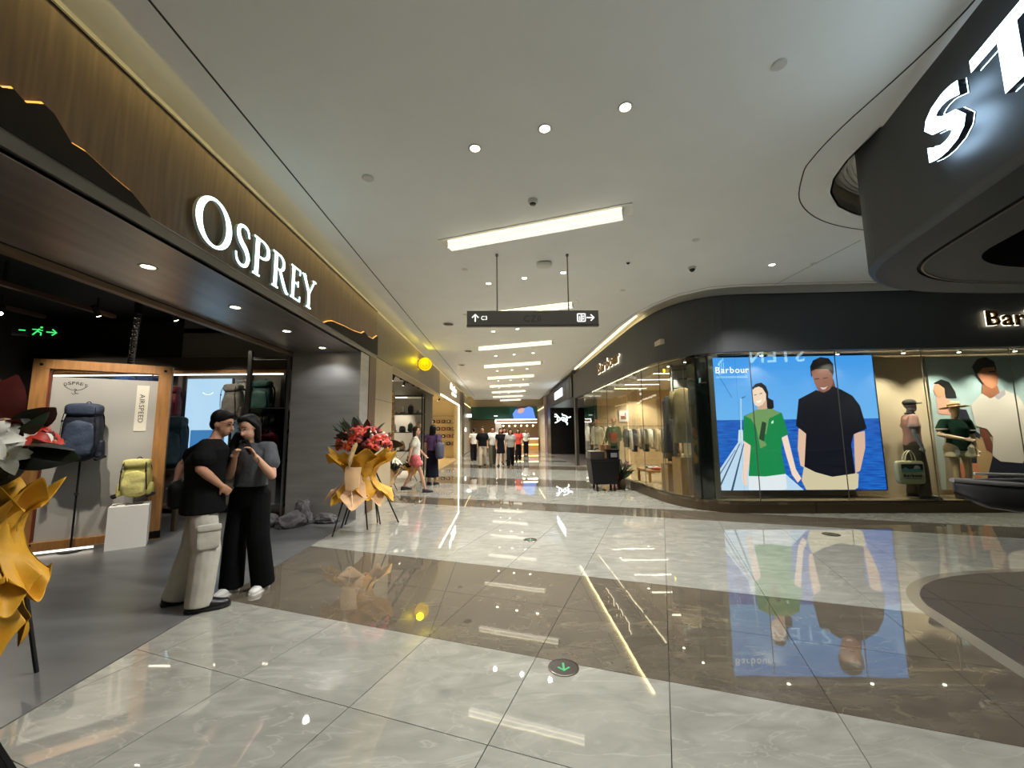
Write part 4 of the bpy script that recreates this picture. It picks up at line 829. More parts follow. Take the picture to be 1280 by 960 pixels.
letters('AIRSPEED', .06, .42, .003, INK, gp, (-.415, .01, 2.115), (0, 0, -1), (1, 0, 0), .0)
NAVY = fabric('navy', (58, 68, 88)); NAVYD = fabric('navy_dark', (34, 38, 50))
backpack('backpack', 'navy grey trekking backpack on a pole stand before the grey panel', 'backpack', floc(-.92, -.24, 1.17), FRZ - .15, .42, .24, .74, NAVYD, NAVY, NAVYD, seed=2)
ps = thing('pack_stand', 'thin black pole stand carrying the navy backpack', 'stand', floc(-.92, -.22, .004), FRZ)
MB().tube([(0, 0, .0), (0, 0, 1.25)], .011, 8).build('pole', WEB, ps); MB().bx(-.02, .02, -.02, .02, .72, .76).build('clamp', M('clamp_grey', (120, 118, 112), .3, 1.), ps); MB().tube([(0, 0, 0), (0, 0, .012)], .12, 20).build('base', WEB, ps)
fs = thing('floor_light_bar', 'pale metal light bar lying on the floor before the grey panel', 'light bar', floc(-1.0, -.2, .004), FRZ)
MB().bx(-.46, .42, -.04, .0, 0, .05).build('housing', M('bar_metal', (170, 168, 160), .3, .8), fs); MB().bx(-.38, .3, -.045, -.035, .02, .045).build('lamp', E('bar_lamp', (255, 244, 225), 2.5), fs)
pn = thing('plinth', 'white square plinth under the yellow backpack', 'plinth', (-5.225, 5.645, .004), math.radians(36.5))
MB().bx(0, .41, 0, .41, 0, .555).build('box', WHITE, pn); MB().bx(.15, .33, .12, .3, .555, .559).build('base_plate', M('plate_dark2', (60, 60, 58), .3, .8), pn)
YEL = fabric('yellow', (196, 188, 112)); YEL2 = fabric('yellow_light', (206, 199, 128))
bc = (-5.225 + .235 * math.cos(.637) - .2 * math.sin(.637), 5.645 + .235 * math.sin(.637) + .2 * math.cos(.637))
backpack('backpack', 'pale yellow day backpack on the white plinth', 'backpack', (bc[0], bc[1], .655), math.radians(36.5) - .2, .345, .2, .5, YEL, YEL2, YEL, seed=5)
pt = thing('pack_stand', 'short steel rod holding up the yellow backpack', 'stand', (bc[0], bc[1], .563)); MB().tube([(0, 0, 0), (0, 0, .2)], .008, 8).build('rod', TRIMM, pt); MB().tube([(0, 0, 0), (0, 0, .006)], .05, 16).build('foot', TRIMM, pt)
# back wall displays
bw = thing('wall_shelf', 'dark wood wall fixture with a light strip along its header', 'shelf', (0, 8.3, 0))
HW = M('header_wood', (70, 58, 44), .6, var=.15, scale=3); MB().bx(-9.3, -4.25, -.1, .28, 2.78, 3.05).build('header', HW, bw)
MB().bx(-9.3, -4.25, -.12, -.1, 2.74, 2.79).build('light_board', OAK, bw); MB().bx(-9.2, -4.4, -.13, -.1, 2.69, 2.712).build('light_strip', E('shelf_led', (255, 244, 220), 3.2), bw)
for x in (-9.2, -7.9, -6.55, -5.2, -4.5): MB().bx(x, x + .09, .0, .28, .1, 2.78).build('upright', M('upright_dark', (52, 46, 40), .5), bw)
for z in (.1, .95): MB().bx(-9.2, -4.3, -.1, .28, z, z + .05).build('board', HW, bw)
lb = thing('lightbox', 'glowing pale blue lightbox panel on the shop back wall', 'lightbox', (-5.86, 8.22, 1.1))
MB().bx(-.44, .44, 0, .05, 0, 1.52).build('screen', E('screen_blue', (170, 206, 230), 1.0), lb); MB().bx(-.46, -.44, -.01, .05, 0, 1.52).bx(.44, .46, -.01, .05, 0, 1.52).build('frame', M('frame_grey', (80, 84, 88), .4), lb)
MB().ribbon([(-.02 + .13 * math.sin(a), 1.32 - .12 * math.cos(a)) for a in [(-1 + 2 * i / 12) * .9 for i in range(13)]], .01, ((0, 0, 0), (1, 0, 0), (0, 0, 1)), 0, .004).build('logo_arc', E('logo_white', (240, 250, 255), 1.3), lb)
MB().bx(-.3, .36, -.004, 0, .0, .5).build('water_print', E('water_blue', (60, 130, 190), .8), lb)
WP = [(-6.95, 1.95, 'navy', (28, 44, 84)), (-7.4, 1.95, 'blue', (44, 78, 128)), (-7.85, 1.95, 'teal', (30, 70, 84)), (-8.4, 1.9, 'slate', (60, 68, 80)), (-6.75, 1.2, 'red', (146, 32, 34)), (-7.3, 1.2, 'crimson', (150, 26, 40)), (-7.9, 1.2, 'black', (26, 26, 28)), (-8.5, 1.15, 'olive', (70, 76, 48)), (-5.28, 1.78, 'black and white', (120, 116, 108)), (-4.72, 1.85, 'dark green', (24, 56, 48)), (-4.55, 1.1, 'charcoal', (40, 40, 44)), (-6.45, 1.1, 'black', (24, 26, 30)), (-6.5, 1.75, 'dark red', (90, 24, 26))]
for i, (x, z, n, c) in enumerate(WP):
    backpack('backpack', '%s backpack hung on the back wall, %s' % (n, ['upper row far left', 'upper row left', 'upper row beyond the oak post', 'upper row at the far corner', 'low row behind the oak post', 'low row left', 'low row further left', 'low row far corner', 'right of the blue lightbox', 'beside the glass corner', 'low beside the glass corner', 'low behind the right oak post', 'high behind the right oak post'][i]), 'backpack', (x, 8.08, z), random.uniform(-.2, .2), .4, .24, .68, fabric(n + str(i), c), None, fabric(n + 'acc', tuple(int(q * .6) for q in c)), 'backpacks on the back wall', seed=i, detail=i in (0, 4, 8, 9))
TEAL = fabric('tealblue', (52, 78, 96)); backpack('backpack', 'teal blue trekking backpack standing behind the man', 'backpack', (-5.55, 7.0, .96), .3, .46, .28, .82, TEAL, fabric('teal_top', (78, 104, 118)), WEB, seed=9)
tb = thing('display_table', 'low dark display table under the teal backpack', 'table', (-5.55, 7.0, .004)); MB().bx(-.4, .4, -.3, .3, .88, .95).build('top', HW, tb)
for sx in (-1, 1):
    for sy in (-1, 1): MB().bx(sx * .35 - .03, sx * .35 + .03, sy * .25 - .03, sy * .25 + .03, 0, .88).build('leg', HW, tb)
# glass display box at the corner
gb = thing('glass_case', 'glass display case with grey metal posts by the steel wall', 'display case', (-4.3, 7.75, .004)); GM = M('case_metal', (132, 132, 130), .35, .9)
MB().bx(-.36, -.29, -.3, -.24, 0, 3.02).build('post', GM, gb); MB().bx(.36, .4, -.3, -.26, 0, 2.9).build('post', GM, gb); MB().bx(-.36, .4, -.29, -.27, 1.96, 1.98).build('rail', GM, gb); MB().bx(-.36, .4, -.29, -.25, 2.86, 2.9).build('rail', GM, gb)
MB().bx(-.29, .36, -.285, -.275, .05, 1.96).build('pane', glass('case_glass', (200, 206, 206), .1), gb); MB().bx(-.34, .4, -.27, .3, 0, .1).build('base', OAK2, gb); MB().bx(-.2, -.08, -.2, .2, .1, .9).build('wood_leg', OAK, gb)
nt = thing('strap_cluster', 'cluster of black straps and chrome clips hanging in the glass case', 'straps', (-4.25, 7.75, 0))
rnd = random.Random(3)
for i in range(16):
    x = -.26 + .036 * i; z1 = rnd.uniform(1.0, 1.5); MB().tube(bez([(x, rnd.uniform(-.1, .15), 1.95), (x + rnd.uniform(-.04, .04), rnd.uniform(-.15, .1), 1.7), (x + rnd.uniform(-.08, .08), rnd.uniform(-.15, .1), z1)], 4), .014, 6, flat=.4).build('strap', WEB, nt)
    MB().box((x + rnd.uniform(-.03, .03), -.18, rnd.uniform(1.2, 1.8)), (.012, .01, rnd.uniform(.05, .16)), Matrix.Rotation(rnd.uniform(-.7, .7), 3, 'Y')).build('clip', M('chrome', (210, 210, 205), .15, 1.), nt)
rbg = thing('red_pouch', 'crimson soft pouch hanging in the glass case', 'bag', (-4.28, 7.6, 1.22)); packshape(.42, .2, .3, .7, .6, 4, .03).build('pouch', fabric('crimson2', (150, 20, 48)), rbg, smooth=True); MB().tube(bez([(-.1, 0, .28), (0, 0, .4), (.1, 0, .28)], 5), .01, 6).build('strap', fabric('crimson2', (150, 20, 48)), rbg)
MB().tube(bez([(.16, -.05, .1), (.18, -.06, -.12), (.17, -.05, -.25)], 4), .018, 6).build('tail', fabric('crimson2', (150, 20, 48)), rbg)
# rocks
RK = M('rock', (92, 90, 90), .85, bump=.8, scale=9, var=.3)
def rock(label, loc, r, seed):
    bm = bmesh.new(); bmesh.ops.create_icosphere(bm, subdivisions=4, radius=1)
    for v in bm.verts:
        d = 1 + .32 * noise.noise(v.co * 1.3 + Vector((seed, 0, 0))) + .12 * noise.noise(v.co * 3.5 + Vector((0, seed, 0)))
        v.co = Vector((v.co.x * r[0] * d, v.co.y * r[1] * d, max(-.55, v.co.z * d) * r[2]))
    me = bpy.data.meshes.new('rock'); bm.to_mesh(me); bm.free(); me.materials.append(RK)
    zm = min(v.co.z for v in me.vertices); o = put('rock', me, None, (loc[0], loc[1], .004 - zm + loc[2]), (0, 0, seed)); tag(o, label, 'rock', 'grey boulders by the steel wall')
rock('largest grey boulder lying before the steel wall', (-3.45, 6.98, 0), (.3, .17, .15), 1); rock('tall grey boulder behind the largest one', (-3.42, 7.2, .0), (.24, .12, .26), 2.4)
rock('small rounded boulder at the left end of the rocks', (-3.85, 6.98, 0), (.15, .13, .13), 4); rock('flat dark boulder at the right end of the rocks', (-3.02, 7.22, 0), (.2, .13, .1), 6.2)
bn = thing('low_step', 'low grey step behind the boulders', 'step', (-4.2, 7.1, .004)); MB().bx(-.35, .4, -.1, .1, 0, .1).build('slab', M('step_grey', (88, 88, 88), .6), bn); MB().bx(-.35, .4, -.12, -.1, .08, .1).build('nosing', TRIMM, bn)
# ceiling kit of the shop
for i, (x, y) in enumerate(((-5.6, 3.5), (-6.8, 3.5), (-8, 3.5))):
    bmx = thing('ceiling_beam', 'brown batten under the black shop ceiling, %s' % ['nearest the entrance', 'middle one', 'deepest one'][i], 'beam', (x, y, 3.55)); MB().bx(-.04, .04, -3.2, 3.6, 0, .06).build('batten', M('batten', (98, 66, 50), .6), bmx); MB().bx(-.01, .01, -2, -1.97, .06, .35).bx(-.01, .01, 2, 2.03, .06, .35).build('hanger', BLACK, bmx)
pp = thing('pipe', 'shiny foil wrapped pipe dropping behind the display frame', 'pipe', (-6.35, 7.0, 2.6)); MB().tube([(0, 0, 0), (.02, 0, .5), (.05, 0, 1.0)], .05, 12).build('foil', M('foil', (200, 200, 205), .15, 1., bump=1., scale=20), pp); MB().tube([(.05, 0, 1.0), (.05, 0, 1.3)], .06, 12).build('collar', BLACK, pp)
ex = thing('exit_sign', 'small green lit running man exit sign under the shop ceiling', 'exit sign', (-8.2, 7.2, 3.25), .5)
MB().bx(-.3, .3, 0, .03, 0, .2).build('case', BLACK, ex); XG = E('exit_green', (60, 220, 110), 1.2); frX = ((0, 0, .1), (1, 0, 0), (0, 0, 1))
MB().ribbon([(-.05, -.07), (.0, .0), (.03, .05)], .02, frX, 0, .004).ribbon([(.0, .0), (.05, -.02), (.05, -.07)], .02, frX, 0, .004).ribbon([(-.06, .03), (0, .03), (.07, .02)], .016, frX, 0, .004).plate(circ(.018, 8, .05, .075)[:-1], frX, 0, .004).build('running_man', XG, ex)
arrow(MB(), .18, 0, .13, -PI / 2, frX, 0, .004).build('arrow', XG, ex); MB().ribbon([(-.22, 0), (-.14, 0)], .02, frX, 0, .004).build('dash', XG, ex)
def track_spot(x, y, z, target, watts, label, col=(1, .9, .75), ang=1.0, group='track spotlights in the backpack shop'):
    t = thing('track_spot', label, 'spotlight', (x, y, z), 0, group); d = (Vector(target) - Vector((x, y, z))).normalized()
    MB().tube([-d * .12, d * .05], .04, 12).build('can', BLACK, t); MB().tube([d * .05, d * .056], .034, 12).build('lamp', E('track_lamp', (255, 236, 205), 25), t); MB().tube([(0, 0, .0), (0, 0, .25)], .01, 6).build('stem', BLACK, t)
    if watts:
        l = bpy.data.lights.new('track_beam', 'SPOT'); l.energy = watts; l.color = col; l.spot_size = ang; l.spot_blend = .5; l.shadow_soft_size = .03
        o = put('beam', l, t); o.rotation_euler = d.to_track_quat('-Z', 'Y').to_euler(); o.location = d * .07
PC = Vector(floc(-.75, -.05, 1.5))
track_spot(-4.9, 4.6, 3.6, PC, 260, 'track spotlight aimed at the grey panel')
track_spot(-4.6, 4.9, 3.6, (-5.1, 5.8, .9), 130, 'track spotlight aimed at the yellow backpack', ang=.7)
track_spot(-6.6, 6.6, 3.5, (-6.9, 8.2, 1.8), 110, 'track spotlight aimed at the left wall packs'); track_spot(-5.6, 6.9, 3.5, (-5.3, 8.2, 1.8), 90, 'track spotlight aimed beside the lightbox')
track_spot(-8.6, 5.0, 3.4, (-8.4, 8.2, 1.6), 140, 'track spotlight far left over the back wall'); track_spot(-8.2, 5.6, 3.4, (-7.5, 8.2, 1.6), 110, 'track spotlight second from far left')
track_spot(-7.4, 6.0, 3.35, (-5.5, 4.0, 0), 160, 'track spotlight turned towards the entrance'); track_spot(-4.9, 7.3, 3.5, (-4.4, 7.8, 1.4), 60, 'track spotlight over the glass case')
# ------------------------------------------------------------------ flower baskets
YP = M('wrap_yellow', (204, 150, 30), .6, bump=.2, scale=8, var=.12); PP = M('wrap_peach', (226, 184, 138), .6, bump=.2, scale=8, var=.06)
def petal_flower(n, L, wd, curl, col, core, seed=0):
    mb = MB(); r_ = random.Random(seed)
    for i in range(n):
        a = 2 * PI * i / n + r_.uniform(-.1, .1); ca, sa = math.cos(a), math.sin(a); prev = None; vs = []; m = 6
        for j in range(m + 1):
            v = j / m; rr = L * v; z = L * .55 * math.sin(v * PI * .5) - curl * L * v * v; hw = wd * math.sin(PI * min(v * .92 + .06, 1)) / 2
            for q in (-1, 0, 1): vs.append((ca * rr - sa * hw * q, sa * rr + ca * hw * q, z + abs(q) * hw * .35))
        fs = [(j * 3 + k, j * 3 + k + 1, j * 3 + k + 4, j * 3 + k + 3) for j in range(m) for k in (0, 1)]; mb.add(vs, fs)
    mb.mi = 1; mb.ball((0, 0, L * .12), (L * .16, L * .16, L * .2), 8, 6)
    return mb.mesh('flower', [col, core], True)
def rose(R, col):
    mb = MB(); mb.ball((0, 0, 0), (R * .6, R * .6, R * .6), 10, 8)
    for ring, (rr, zz, n) in enumerate(((.55, .25, 4), (.8, .1, 5), (1, -.1, 6))):
        for i in range(n):
            a = 2 * PI * (i + ring * .4) / n; Rm = Matrix.Rotation(a, 3, 'Z') @ Matrix.Rotation(-.5 - .3 * ring, 3, 'Y'); c = Vector((math.cos(a) * rr * R * .55, math.sin(a) * rr * R * .55, zz * R)); mb.ball(c, (R * .1, R * .42, R * .5), 8, 6, Rm)
    return mb.mesh('flower', col, True)
GRN = M('leaf_green', (40, 58, 34), .5, var=.2, scale=20); GRND = M('leaf_dark', (28, 34, 22), .45, var=.2, scale=20); AUT = M('leaf_rust', (110, 34, 26), .5, var=.3, scale=15)
FLW = dict(lily_red=petal_flower(6, .12, .055, .5, M('petal_red', (190, 50, 30), .5, var=.2, scale=12), M('core_o', (200, 120, 40)), 1), lily_orange=petal_flower(6, .1, .05, .4, M('petal_orange', (220, 104, 50), .5, var=.2, scale=12), M('core_o', (200, 120, 40)), 2),
           lily_white=petal_flower(6, .14, .075, .5, M('petal_white', (226, 222, 206), .5, var=.06, scale=12), M('core_y', (190, 170, 70)), 3), rose_white=rose(.045, M('rose_white', (222, 206, 186), .6)), rose_pink=rose(.05, M('rose_pink', (208, 110, 104), .6)), rose_wine=rose(.05, M('rose_wine', (96, 26, 34), .6)), rose_coral=rose(.055, M('rose_coral', (206, 82, 60), .6)))
def leafmesh(L, wd, mat):
    mb = MB(); vs = []; m = 7
    for j in range(m + 1):
        v = j / m; hw = wd / 2 * math.sin(PI * (v * .96 + .03)) ** .8
        for q in (-1, 0, 1): vs.append((hw * q, L * .04 * math.sin(v * 5) * q * q, L * v)); 
        vs[-2] = (0, -hw * .25 + L * .25 * v * v, L * v); vs[-1] = (vs[-1][0], L * .25 * v * v, vs[-1][2]); vs[-3] = (vs[-3][0], L * .25 * v * v, vs[-3][2])
    return mb.add(vs, [(j * 3 + k, j * 3 + k + 1, j * 3 + k + 4, j * 3 + k + 3) for j in range(m) for k in (0, 1)]).mesh('leaf', mat, True)
LF = dict(green=leafmesh(.22, .06, GRN), dark=leafmesh(.28, .13, GRND), rust=leafmesh(.2, .1, AUT), thin=leafmesh(.26, .022, GRN))
def aim(o, d, spin=0):
    o.rotation_euler = (Vector(d).to_track_quat('Z', 'Y') @ Matrix.Rotation(spin, 3, 'Z').to_quaternion()).to_euler()
def sheet(pts, mat, name, parent, thick=.002, n=6):
    """paper sheet from a grid of control points (rows of 3-d points)"""
    rows = [bez(r, n) for r in pts]; cols = list(zip(*rows)); cols = [bez(c, n) for c in cols]; mb = MB(); a, b = len(cols), len(cols[0])
    mb.add([p for c in cols for p in c], [(i * b + j, i * b + j + 1, (i + 1) * b + j + 1, (i + 1) * b + j) for i in range(a - 1) for j in range(b - 1)])
    o = mb.build(name, mat, parent, smooth=True); s = o.modifiers.new('s', 'SOLIDIFY'); s.thickness = thick; return o
def bouquet(t, cen, rad, items, leaves, seed, squash=.7):
    r_ = random.Random(seed); C_ = Vector(cen)
    for nm, a, el, k in items:
        d = Vector((math.cos(a) * math.cos(el), math.sin(a) * math.cos(el), math.sin(el))); p = C_ + Vector((d.x * rad[0], d.y * rad[1], d.z * rad[2])); o = put('flower', FLW[nm], t, p); k *= 1.35 if nm[0] == 'r' else 1; o.scale = (k, k, k); aim(o, d + Vector((0, -.25, .1)), r_.uniform(0, 6))
    for nm, a, el, k in leaves:
        d = Vector((math.cos(a) * math.cos(el), math.sin(a) * math.cos(el), math.sin(el))); p = C_ + Vector((d.x * rad[0], d.y * rad[1], d.z * rad[2])) * .7; o = put('leaf', LF[nm], t, p); o.scale = (k, k, k); aim(o, d, r_.uniform(0, 6))
    MB().ball(C_, (rad[0] * .66, rad[1] * .66, rad[2] * .62), 14, 10, e=.9).build('foam', M('foam_dark', (40, 42, 26), .8, bump=1, scale=30), t)
fl = thing('flower_stand', 'opening flower basket in yellow paper on thin black legs by the steel wall', 'flowers', (-2.24, 6.55, 0))
fi = []; r_ = random.Random(11)
kinds = ['lily_red', 'lily_orange', 'rose_white', 'rose_coral', 'rose_wine', 'rose_pink', 'rose_wine', 'rose_white']
for i in range(140):
    a = r_.uniform(PI * .95, PI * 2.05) if i < 125 else r_.uniform(0, PI); el = r_.uniform(-.15, 1.3); lx = math.cos(a) * math.cos(el)
    kd = (['lily_red', 'lily_red', 'rose_white', 'lily_orange'] if lx < -.25 else ['rose_wine', 'rose_wine', 'rose_white', 'rose_pink', 'rose_coral', 'lily_red'])[r_.randrange(4 if lx < -.25 else 6)]
    fi.append((kd, a, el, r_.uniform(.6, .95)))
lf = [(r_.choice(['green', 'dark', 'rust', 'rust', 'thin']), r_.uniform(0, 2 * PI), r_.uniform(-.1, 1.4), r_.uniform(.8, 1.2)) for i in range(40)] + [('thin', PI * r_.uniform(1, 1.25), r_.uniform(.5, 1), 1.3) for i in range(10)]
bouquet(fl, (.05, 0, 1.32), (.4, .26, .27), fi, lf, 4)
def wrap(t, a0, z0, z1, r0, r1, mat, flare=.12, w=.5, c=(0, 0)):
    rows = []; sg_ = 1 if z1 > z0 else -1
    for i in range(5):
        q = a0 + w * (i - 2) / 2; rr = (1 + .12 * math.sin(i * 2.3 + a0 * 3)); rows.append([(c[0] + math.cos(q) * r0 * rr, c[1] + math.sin(q) * r0 * .75 * rr, z0 + .05 * math.sin(i * 1.7 + a0)), (c[0] + math.cos(q) * (r0 + (r1 - r0) * .35), c[1] + math.sin(q) * (r0 + (r1 - r0) * .35) * .75, z0 * .55 + z1 * .45), (c[0] + math.cos(q) * r1 * rr, c[1] + math.sin(q) * r1 * .75, z1 - sg_ * .05 * abs(i - 2)), (c[0] + math.cos(q) * (r1 + flare * (1 - .3 * abs(i - 2))), c[1] + math.sin(q) * (r1 + flare * (1 - .3 * abs(i - 2))) * .75, z1 + sg_ * (.07 - .09 * abs(i - 2) - .03 * math.sin(a0 * 5)))])
    sheet(rows, mat, 'wrap_paper', t)
for i, a in enumerate((PI * 1.02, PI * 1.22, PI * 1.42, PI * 1.62, PI * 1.8, PI * 1.98, PI * .25, PI * .6)): wrap(fl, a, .82, 1.15 + .07 * (i % 3 == 0), .2, .38 + .05 * (i % 2), YP, .13)
for i, (a, m_) in enumerate(((PI * 1.08, PP), (PI * 1.22, YP), (PI * 1.38, YP), (PI * 1.52, PP), (PI * 1.66, YP), (PI * 1.8, PP), (PI * 1.95, YP), (PI * .5, YP))): wrap(fl, a, .92, .55 - .07 * (i % 2), .18, .36 + .08 * (i % 3 == 0), m_, .1, .45)
sheet([[(-.12, -.3, 1.02), (-.13, -.33, .85), (-.1, -.34, .66)], [(0, -.34, 1.0), (0, -.37, .84), (.0, -.37, .66)], [(.12, -.31, 1.0), (.11, -.34, .85), (.1, -.35, .7)]], PP, 'wrap_paper', fl)
MB().tube(bez([(.03, -.3, 1.36), (.0, -.34, 1.26), (-.03, -.37, 1.12), (-.05, -.36, 1.0)], 5), [.012, .022, .03] + [.034] * 9 + [.028, .02, .014, .01], 8).build('pampas', M('pampas', (190, 160, 110), .8, bump=1, scale=40), fl)
MB().tube(bez([(0, -.36, .66), (.02, -.37, .5), (.0, -.35, .36)], 4), .012, 6, flat=.3).build('ribbon', M('ribbon_cream', (222, 206, 176), .5), fl)
for (x0, y0, x1, y1) in ((-.12, -.06, -.28, -.3), (-.02, -.02, -.37, .26), (.02, 0, -.4, .5), (.02, -.02, .1, .1), (.14, 0, .18, .5), (.16, .0, .1, .62), (.18, .04, .45, .62)):
    MB().tube([(x0, y0 + .05, .95), (x1, y1, .0)], .012, 8).build('leg', BLACK, fl)
MB().tube([(.2 * math.cos(q), .15 * math.sin(q), .94) for q in [2 * PI * i / 20 for i in range(21)]], .012, 6).build('hoop', BLACK, fl)
# foreground basket cut by the left edge
f2 = thing('flower_stand', 'large flower basket with white lilies in yellow paper at the left edge', 'flowers', (-3.2, 2.62, 0)); r_ = random.Random(5); fi = []
for i in range(60):
    a = r_.uniform(PI * 1.1, PI * 2.25); el = r_.uniform(-.1, 1.35); fi.append((r_.choice(['lily_white', 'rose_wine', 'rose_coral', 'rose_white', 'lily_red', 'rose_wine']), a, el, r_.uniform(.55, .95)))
fi += [('lily_white', PI * 1.86, .12, .95), ('lily_white', PI * 1.8, .4, 1.05), ('lily_white', PI * 1.7, .2, 1.), ('lily_red', PI * 1.96, .55, 1.2), ('rose_coral', PI * 1.78, .05, 1.2), ('lily_orange', PI * 1.84, 1.3, 1.2)]
lf = [(r_.choice(['dark', 'rust', 'rust', 'green']), r_.uniform(0, 2 * PI), r_.uniform(-.1, 1.4), r_.uniform(.9, 1.4)) for i in range(30)] + [('dark', PI * 1.97, .25, 1.5), ('dark', PI * 1.95, .08, 1.4), ('rust', PI * 1.85, .9, 1.9), ('rust', PI * 1.8, 1.1, 1.9)]
bouquet(f2, (-.05, 0, 1.36), (.34, .3, .3), fi, lf, 8)
for i, a in enumerate((PI * 1.3, PI * 1.55, PI * 1.78, PI * 1.96, PI * .2, PI * .6, PI * .95)): wrap(f2, a, .9, 1.17, .2, .3, YP, .1)
for i, a in enumerate((PI * 1.3, PI * 1.52, PI * 1.72, PI * 1.88, PI * 2.02, PI * .4, PI * .8)): wrap(f2, a, 1.0, .58, .2, .36, YP, .05, .45)
for i, a in enumerate((PI * 1.6, PI * 1.75, PI * 1.93, PI * .3)): wrap(f2, a, .66, .3, .24, .3, YP, -.03, .4)
MB().tube(bez([(.12, -.26, 1.15), (.12, -.3, .95), (.1, -.31, .75), (.08, -.3, .55)], 5), [.035] * 16, 8).build('pampas', M('pampas_brown', (84, 60, 30), .9, bump=1, scale=50), f2)
MB().ball((.0, -.34, .72), (.08, .02, .09), 12, 8).build('bow', PP, f2, smooth=True)
for x, y in ((-.25, -.2), (.2, -.2), (-.25, .25), (.2, .25)): MB().tube([(x * .5, y * .5, .95), (x, y, .004)], .012, 8).build('leg', BLACK, f2)
# ------------------------------------------------------------------ posters in the long window
def poster(t, quad, W, Hh, tr, mats_z):
    """quad: trace corners TL,TR,BR,BL; returns mapper trace->(a,b) metres"""
    (x0, y0), (x1, y1), (x2, y2), (x3, y3) = quad
    def mp(p):
        v = (p[1] - (y0 + y1) / 2) / ((y2 + y3) / 2 - (y0 + y1) / 2); xl = x0 + (x3 - x0) * v; xr = x1 + (x2 - x1) * v
        return ((p[0] - xl) / (xr - xl) * W, (1 - v) * Hh)
    return mp
def prints(t, mp, lay, W, Hh, fr, strength):
    for i, (nm, col, pts) in enumerate(lay):
        poly = [mp(p) for p in pts]; poly = [(min(max(a, .0), W), min(max(b, .0), Hh)) for a, b in poly]
        ar = sum(poly[k][0] * poly[(k + 1) % len(poly)][1] - poly[(k + 1) % len(poly)][0] * poly[k][1] for k in range(len(poly)))
        if ar < 0: poly = poly[::-1]
        m = E('print_%d_%d_%d_%s' % (*col, strength), col, strength) if strength else M('print_%d_%d_%d' % col, col, .6)
        MB().plate(poly, fr, .0008 * (i + 1), .0008 * (i + 1) + .0006).build('print_' + nm, m, t)
pz = math.radians(-3.32)
p1 = thing('poster_lightbox', 'bright lightbox poster of two people by a blue sea', 'poster', (3.985, 7.80, .357), pz); W1, H1 = 3.15, 2.54
MB().bx(0, W1, .01, .12, 0, H1).build('box', M('box_edge', (30, 34, 40), .4), p1)
MB().bx(-.012, W1 + .012, -.012, .012, -.012, 0).bx(-.012, W1 + .012, -.012, .012, H1, H1 + .012).bx(-.012, 0, -.012, .012, 0, H1).bx(W1, W1 + .012, -.012, .012, 0, H1).build('frame', M('poster_frame', (60, 60, 62), .4, .6), p1)
def skymat(name, top, bot, h, s):
    m = bpy.data.materials.new(name); m.use_nodes = True; nt = m.node_tree; b = nt.nodes['Principled BSDF']; tc = nt.nodes.new('ShaderNodeTexCoord'); sp = nt.nodes.new('ShaderNodeSeparateXYZ'); mr = nt.nodes.new('ShaderNodeMapRange'); mr.inputs[2].default_value = h; r = nt.nodes.new('ShaderNodeValToRGB')
    r.color_ramp.elements[0].color = (*lin(bot), 1); r.color_ramp.elements[1].color = (*lin(top), 1)
    nt.links.new(tc.outputs['Object'], sp.inputs[0]); nt.links.new(sp.outputs[2], mr.inputs[0]); nt.links.new(mr.outputs[0], r.inputs[0]); nt.links.new(r.outputs[0], b.inputs['Emission Color']); b.inputs['Emission Strength'].default_value = s; b.inputs['Base Color'].default_value = (.02, .02, .02, 1)
    if not s: nt.links.new(r.outputs[0], b.inputs['Base Color'])
    return m
PS = 1.45
MB().bx(0, W1, .0, .01, 0, H1).build('print_sky', skymat('print_sky', (64, 146, 228), (128, 190, 238), H1, PS), p1)
def seamat(name, c1, c2, s):
    m = bpy.data.materials.new(name); m.use_nodes = True; nt = m.node_tree; b = nt.nodes['Principled BSDF']; tc = nt.nodes.new('ShaderNodeTexCoord'); mp = nt.nodes.new('ShaderNodeMapping'); mp.inputs['Scale'].default_value = (2, 1, 16); nz = nt.nodes.new('ShaderNodeTexNoise'); nz.inputs['Scale'].default_value = 2; nz.inputs['Detail'].default_value = 6; r = nt.nodes.new('ShaderNodeValToRGB')
    r.color_ramp.elements[0].position = .35; r.color_ramp.elements[1].position = .7; r.color_ramp.elements[0].color = (*lin(c1), 1); r.color_ramp.elements[1].color = (*lin(c2), 1)
    nt.links.new(tc.outputs['Object'], mp.inputs[0]); nt.links.new(mp.outputs[0], nz.inputs[0]); nt.links.new(nz.outputs[0], r.inputs[0])
    if s: nt.links.new(r.outputs[0], b.inputs['Emission Color']); b.inputs['Emission Strength'].default_value = s; b.inputs['Base Color'].default_value = (.02, .02, .02, 1)
    else: nt.links.new(r.outputs[0], b.inputs['Base Color'])
    return m
fr1 = ((0, -.0005, 0), (1, 0, 0), (0, 0, 1)); hz = H1 * (1 - (460 - 110) / 730)
MB().bx(0, W1, -.0005, 0, 0, hz).build('print_sea', seamat('print_sea', (8, 64, 158), (34, 112, 208), PS), p1)
mp1 = poster(p1, ((57, 113), (957, 105), (1037, 838), (105, 845)), W1, H1, None, None)
